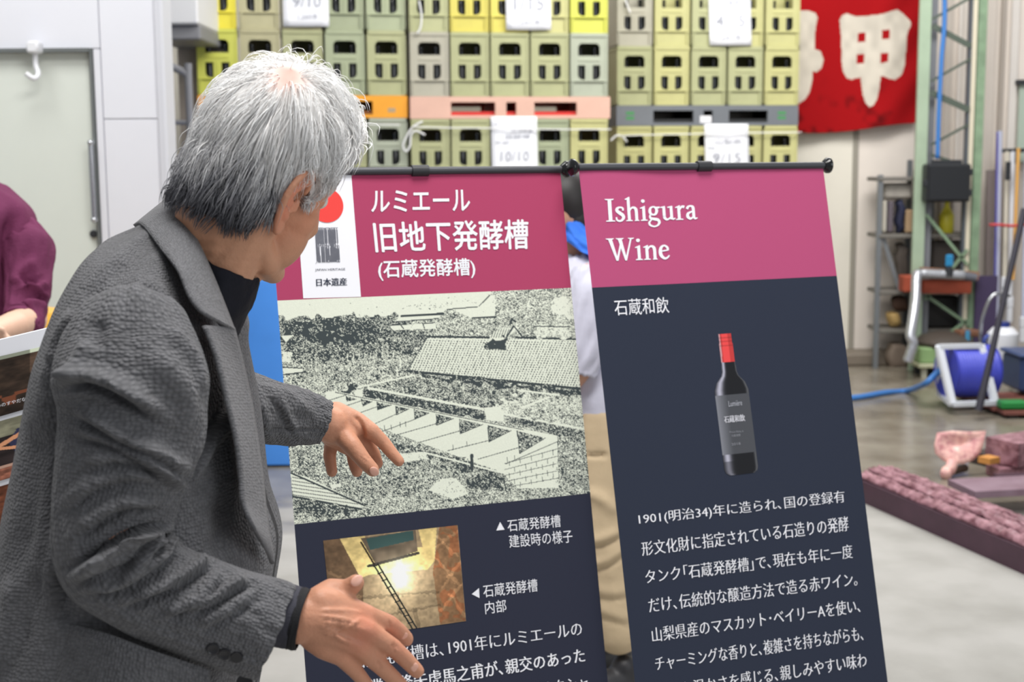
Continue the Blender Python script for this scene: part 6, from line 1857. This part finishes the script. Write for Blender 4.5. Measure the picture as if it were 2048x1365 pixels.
for k in range(4): b2.chain([(P(-56 + k * 3, 680 + 4 * k, Z2 - .44), .013), (P(-36 + k * 3, 688 + 4 * k, Z2 - .47), .009)])
b2.chain([(P(-62, 672, Z2 - .44), .013), (P(-44, 668, Z2 - .47), .009)])
me2 = voxel(b2, .007, 4); set_verts(me2, verts_of(me2) - np.array(rootloc(per2)))
link_mesh('body', me2, mat('skin_light', (224, 184, 160), .5, var=.05), per2)
hb2 = MB(); hb2.ell(pc + [-.05, .020, .125], (.088, .100, .105)); hb2.ell(pc + [-.05, .045, .06], (.084, .075, .085)); hb2.build('hair', mat('black_hair', (28, 24, 24), .5), per2, smooth=True)
EB = mat('dark_eye', (30, 26, 26), .2)
for s in (-1, 1): MB().ell(pc + [-.05 + .032 * s, -.088, .095], (.011, .006, .007)).build('eye', EB, per2, smooth=True)
sw_ = MB()
t2 = [(340, -48, 66, .085), (362, -20, 78, .10), (390, 30, 112, .12), (432, 62, 146, .13), (500, 74, 155, .135), (620, 66, 150, .14), (800, 62, 148, .14), (1000, 60, 150, .14), (1080, 56, 140, .13)]
tt2 = spline([(y, -70, hw, hd) for y, xr, hw, hd in t2], 6)
rg = [ring(P(cx, y, Z2), RT * (hw - 20) * Z2 / F, -YD * hd, 80, 2.3) for y, cx, hw, hd in tt2]
sweat = loft(np.array(rg), 'sweatshirt', MAR, per2, noise=.010, nfreq=(6, 5),
             folds=[([(30, 420), (10, 500), (5, 600), (10, 660)], 12, .03, 'valley'), ([(0, 370), (30, 400), (50, 430)], 10, .008, 'ridge')])
def sleeve2(rows, parent, m, folds=(), name='sleeve', noise=.006, n=70):
    r = spline(rows, 8); c = np.array([P(x, y, z) for x, y, _, z in r]); t = np.gradient(c, axis=0); t /= np.linalg.norm(t, axis=1)[:, None]
    out = []
    for q, (x, y, rr, z), tg in zip(c, r, t):
        vd = q - EYE; vd /= np.linalg.norm(vd); a = np.cross(tg, vd)
        if np.linalg.norm(a) < .2: a = np.cross(tg, UP)
        a /= np.linalg.norm(a); b = np.cross(tg, a)
        out.append(ring(q, a * rr * z / F, b * rr * z / F, n))
    inn = [out[-1] * .94 + out[-1].mean(0) * .06, out[-1] * .94 + out[-1].mean(0) * .06 - t[-1] * .03]
    return loft(np.array(out + inn), name, m, parent, folds=folds, noise=noise)
sleeve2([(36, 456, 34, Z2), (52, 484, 48, Z2 - .01), (56, 510, 50, Z2 - .03), (56, 560, 45, Z2 - .06), (52, 610, 42, Z2 - .10), (46, 645, 40, Z2 - .16), (34, 652, 35, Z2 - .22)], sweat, MAR,
        [([(70, 520), (40, 545), (30, 570)], 9, .010, 'ridge'), ([(90, 560), (60, 570), (34, 556)], 8, .012, 'over'), ([(100, 590), (70, 575), (34, 575)], 8, .012, 'over'), ([(95, 610), (70, 600), (40, 605)], 7, .010, 'over')])
sleeve2([(-178, 438, 40, Z2), (-190, 480, 50, Z2 - .01), (-196, 560, 46, Z2 - .05), (-190, 640, 42, Z2 - .12), (-160, 655, 36, Z2 - .2)], sweat, MAR)
collar2 = MB(); collar2.tube([P(-100 + 44 * math.cos(a), 362 + 14 * math.sin(a), Z2 - .05 * math.sin(a)) for a in np.linspace(0, 2 * math.pi, 24)], .012, 8, cap=False); collar2.build('neckband', MAR, sweat, smooth=True)
tr2 = MB()
for s in (-1, 1):
    c0 = P(-60, 1000, Z2); tr2.chain([(np.array([c0[0] + .09 * s, c0[1] + .1, .88]), .10), (np.array([c0[0] + .10 * s, c0[1] + .1, .48]), .075), (np.array([c0[0] + .10 * s, c0[1] + .1, .09]), .06)], dens=4)
t2m = voxel(tr2, .015, 3, 'trousers'); set_verts(t2m, verts_of(t2m) - np.array(rootloc(per2))); link_mesh('trousers', t2m, mat('black_trousers', (34, 34, 40), .8), per2)
for s in (-1, 1): shoe((c0[0] + .10 * s, c0[1] + .12, 0), (0, -1, 0), .2, mat('grey_shoe', (70, 70, 76), .5), per2)

# ------------------------------------------------------------------ person behind the banners
Z3 = 4.02
p3 = P(1225, 1320, Z3)
per3 = empty('person', (p3[0], p3[1], 0), 'dark haired person in pale shirt and khaki trousers seen between the two banners', 'person')
KH = mat('khaki_cotton', (206, 184, 150), .8, var=.05, scale=5, bump=.2, bscale=30)
LAVS = mat('pale_lavender_cotton', (206, 206, 222), .8, var=.04, scale=6, bump=.2, bscale=30)
BLUES = mat('bright_blue_towel', (56, 122, 232), .8, bump=.3, bscale=60)
b3 = MB()
h3 = P(1118, 418, Z3 - .02)
b3.ell(h3, (.085, .09, .11)); b3.ell(h3 + [-.035, -.02, -.05], (.06, .065, .08)); b3.ell(h3 + [-.095, -.03, -.02], (.02, .015, .02))
b3.chain([(h3 + [.02, .0, -.06], .055), (P(1160, 520, Z3), .06)])
b3.chain([(P(1165, 540, Z3), .08), (P(1190, 640, Z3), .11), (P(1205, 800, Z3), .11)])
for s in (-1, 1):
    b3.chain([(P(1180, 560, Z3 + .16 * s), .05), (P(1170, 720, Z3 + .2 * s), .042), (P(1110, 800, Z3 + .15 * s), .036), (P(1080, 810, Z3 + .1 * s), .03)])
    for k in range(4): b3.chain([(P(1074, 806 + 5 * k, Z3 + .1 * s), .012), (P(1058, 812 + 5 * k, Z3 + .09 * s), .009)])
    b3.chain([(P(1078, 800, Z3 + .1 * s), .012), (P(1062, 798, Z3 + .08 * s), .009)])
me3 = voxel(b3, .008, 4); set_verts(me3, verts_of(me3) - np.array(rootloc(per3))); link_mesh('body', me3, mat('skin_tan', (206, 156, 128), .5), per3)
hr3 = MB(); hr3.ell(h3 + [.015, .005, .025], (.095, .098, .105)); hr3.ell(h3 + [.04, .0, -.03], (.065, .075, .07)); hr3.build('hair', mat('near_black_hair', (36, 32, 32), .5), per3, smooth=True)
for s in (-1, 1): MB().ell(h3 + [-.082, .03 * s - .01, .0], (.006, .011, .007)).build('eye', EB, per3, smooth=True)
rr = spline([(505, 1160, 30, .08), (525, 1168, 62, .14), (560, 1180, 82, .19), (640, 1192, 96, .21), (740, 1200, 100, .20), (832, 1206, 102, .19)], 6)
shirt3 = loft(np.array([ring(P(cx, y, Z3), RT * hw * Z3 / F, -YD * hd, 80, 2.3) for y, cx, hw, hd in rr]), 'shirt', LAVS, per3, noise=.006, folds=[([(1130, 640), (1200, 660)], 8, .006, 'ridge'), ([(1140, 700), (1200, 680)], 8, .006, 'ridge'), ([(1150, 790), (1200, 800)], 8, .008, 'ridge')])
for s in (-1, 1):
    sleeve2([(1176, 545, 34, Z3 + .15 * s), (1175, 600, 44, Z3 + .19 * s), (1172, 700, 38, Z3 + .21 * s), (1160, 740, 36, Z3 + .2 * s)], shirt3, LAVS)
bt = MB(); a_ = np.linspace(0, 2 * math.pi, 33)
tow = [pxring(1162, 500, Z3, 52, 34, .13, 60), pxring(1160, 478, Z3, 48, 34, .12, 60), pxring(1154, 452, Z3, 40, 28, .10, 60), pxring(1150, 440, Z3, 34, 24, .085, 60)]
loft(np.array([q_ for q_ in spline(np.array(tow).reshape(4, -1), 5).reshape(-1, 60, 3)]), 'neck_towel', BLUES, per3, noise=.006)
kt = MB()
for s in (-1, 1):
    kt.chain([(P(1206, 850, Z3 + .09 * s), .115), (P(1208, 1060, Z3 + .10 * s - .02), .085), (P(1236, 1262, Z3 + .10 * s), .072)], dens=5)
kme = voxel(kt, .009, 4, 'trousers')
kv = sculpt(verts_of(kme), normals_of(kme), [([(1170, 912), (1215, 910)], 4, .008, 'valley'), ([(1170, 985), (1205, 1000), (1235, 1030)], 12, .007, 'ridge'), ([(1165, 1085), (1200, 1090), (1250, 1066)], 11, .006, 'over'), ([(1175, 1140), (1215, 1130), (1255, 1100)], 11, .006, 'over'), ([(1180, 1185), (1220, 1196), (1262, 1190)], 12, .004, 'over'), ([(1190, 1228), (1260, 1250)], 12, .004, 'over')])
set_verts(kme, kv - np.array(rootloc(per3))); link_mesh('trousers', kme, KH, per3)
g3 = P(1236, 1310, Z3)
for s in (-1, 1): shoe((g3[0] + .01, g3[1] + .10 * s, 0), (-1, -.5, 0), .2, mat('black_trainer', (40, 40, 44), .5), per3, hh=.085)

# ------------------------------------------------------------------ photo board at the left edge
bd_p = lambda x, y: P(x, y, 2.30)
board_ = empty('photo_board', (*(P(20, 900, 2.30)[:2]), 0), 'white display board with photographs at the left edge behind the grey jacket', 'board')
A, B_ = P(-420, 782, 2.30 - .12), P(150, 644, 2.30 + .08)
bd_u = (B_ - A); bw = np.linalg.norm(bd_u); bd_u /= bw
bd_n = np.cross(bd_u, [0, 0, 1.0]); bd_n /= np.linalg.norm(bd_n)
if bd_n @ (EYE - A) < 0: bd_n = -bd_n
bd_v = np.cross(bd_n, bd_u); bd_v /= np.linalg.norm(bd_v)
if bd_v[2] > 0: bd_v = -bd_v
hb = .62
c_ = A + bd_u * bw / 2 + bd_v * hb / 2 - bd_n * .006
MB().box(c_, (bw, hb, .010), rot=np.stack([bd_u, bd_v, bd_n], 1)).build('panel', mat('board_white', (236, 237, 244), .5), board_)
def bq(x, y):
    d = P(x, y, 1.0) - EYE; k = ((A - EYE) @ bd_n) / (d @ bd_n); return EYE + d * k
def board_photo(q, painter, label):
    gu, gv = np.meshgrid(np.linspace(0, 1, 150), np.linspace(0, 1, 110))
    Q = [bq(*p) + bd_n * .0012 for p in q]
    X = quad_map(np.stack([gu.ravel(), 1 - gv.ravel()], 1), Q).reshape(110, 150, 3)
    o = srgrid_mesh('photograph', X, painter(gu, gv), PRINTM, board_); o['label'] = label
def ph1(u, v):
    a, b = vnoise(u * 14, v * 12, 31), vnoise(u * 40, v * 34, 32)
    c = np.zeros(u.shape + (3,)) + np.array([58, 46, 38]); c *= (.6 + .5 * a + .3 * b)[..., None]
    c[(v > .66) & (a > .5)] = (126, 74, 52); c[(v < .06)] = (150, 156, 138); c[(u > .88) & (v < .4)] *= 1.5
    c[(u > .9) & (v > .62)] = (168, 98, 66)
    return c
def ph2(u, v):
    a, b = vnoise(u * 16, v * 14, 33), vnoise(u * 44, v * 34, 34)
    c = np.zeros(u.shape + (3,)) + np.array([138, 136, 114]); c *= (.75 + .3 * a + .2 * b)[..., None]
    c[v > .28] = (np.array([48, 40, 40]) * (.7 + .6 * a)[..., None])[v > .28]
    c[inpoly(u, v, [(.82, .20), (.93, .22), (.97, .5), (.95, .72), (.84, .72), (.78, .4)])] = (54, 56, 84)
    c[inpoly(u, v, [(.72, .40), (.85, .25), (.87, .30), (.75, .44), (.84, .50), (.82, .54), (.72, .47)])] = (226, 160, 120)
    c[v > .80] = (np.array([150, 96, 78]) * (.7 + .6 * b)[..., None])[v > .80]; c[np.abs(v - .78) < .025] = (196, 158, 140)
    return c
def ph3(u, v):
    a, b = vnoise(u * 18, v * 14, 35), vnoise(u * 44, v * 34, 36)
    return np.array([112, 66, 48]) * (.6 + .6 * a + .3 * b)[..., None]
board_photo([(-330, 789), (108, 688), (-330, 929), (108, 802)], ph1, 'photograph of a dark wooden interior')
board_photo([(-330, 936), (108, 812), (-330, 1060), (108, 930)], ph2, 'photograph of a person working in a cellar')
board_photo([(-330, 1072), (108, 941), (-330, 1180), (108, 1050)], ph3, 'photograph of brown earth')
v_, f_ = text2d('保存するためのすやだなど')
Q = [bq(*p) + bd_n * .0022 for p in ((-60, 822), (62, 791), (-60, 830), (62, 799))]
MB().add(quad_map(v_, Q), f_).build('lettering', WPRINT, board_)
for s in (.1, .9):
    q = A + bd_u * bw * s - bd_n * .03
    MB().bar([q[0], q[1], .0], [q[0], q[1], q[2] - .02], .025, .025).build('stand_leg', RODM, board_)
    MB().bar([q[0] - .0, q[1] - .18, .0125], [q[0], q[1] + .18, .0125], .03, .025).build('stand_foot', RODM, board_)
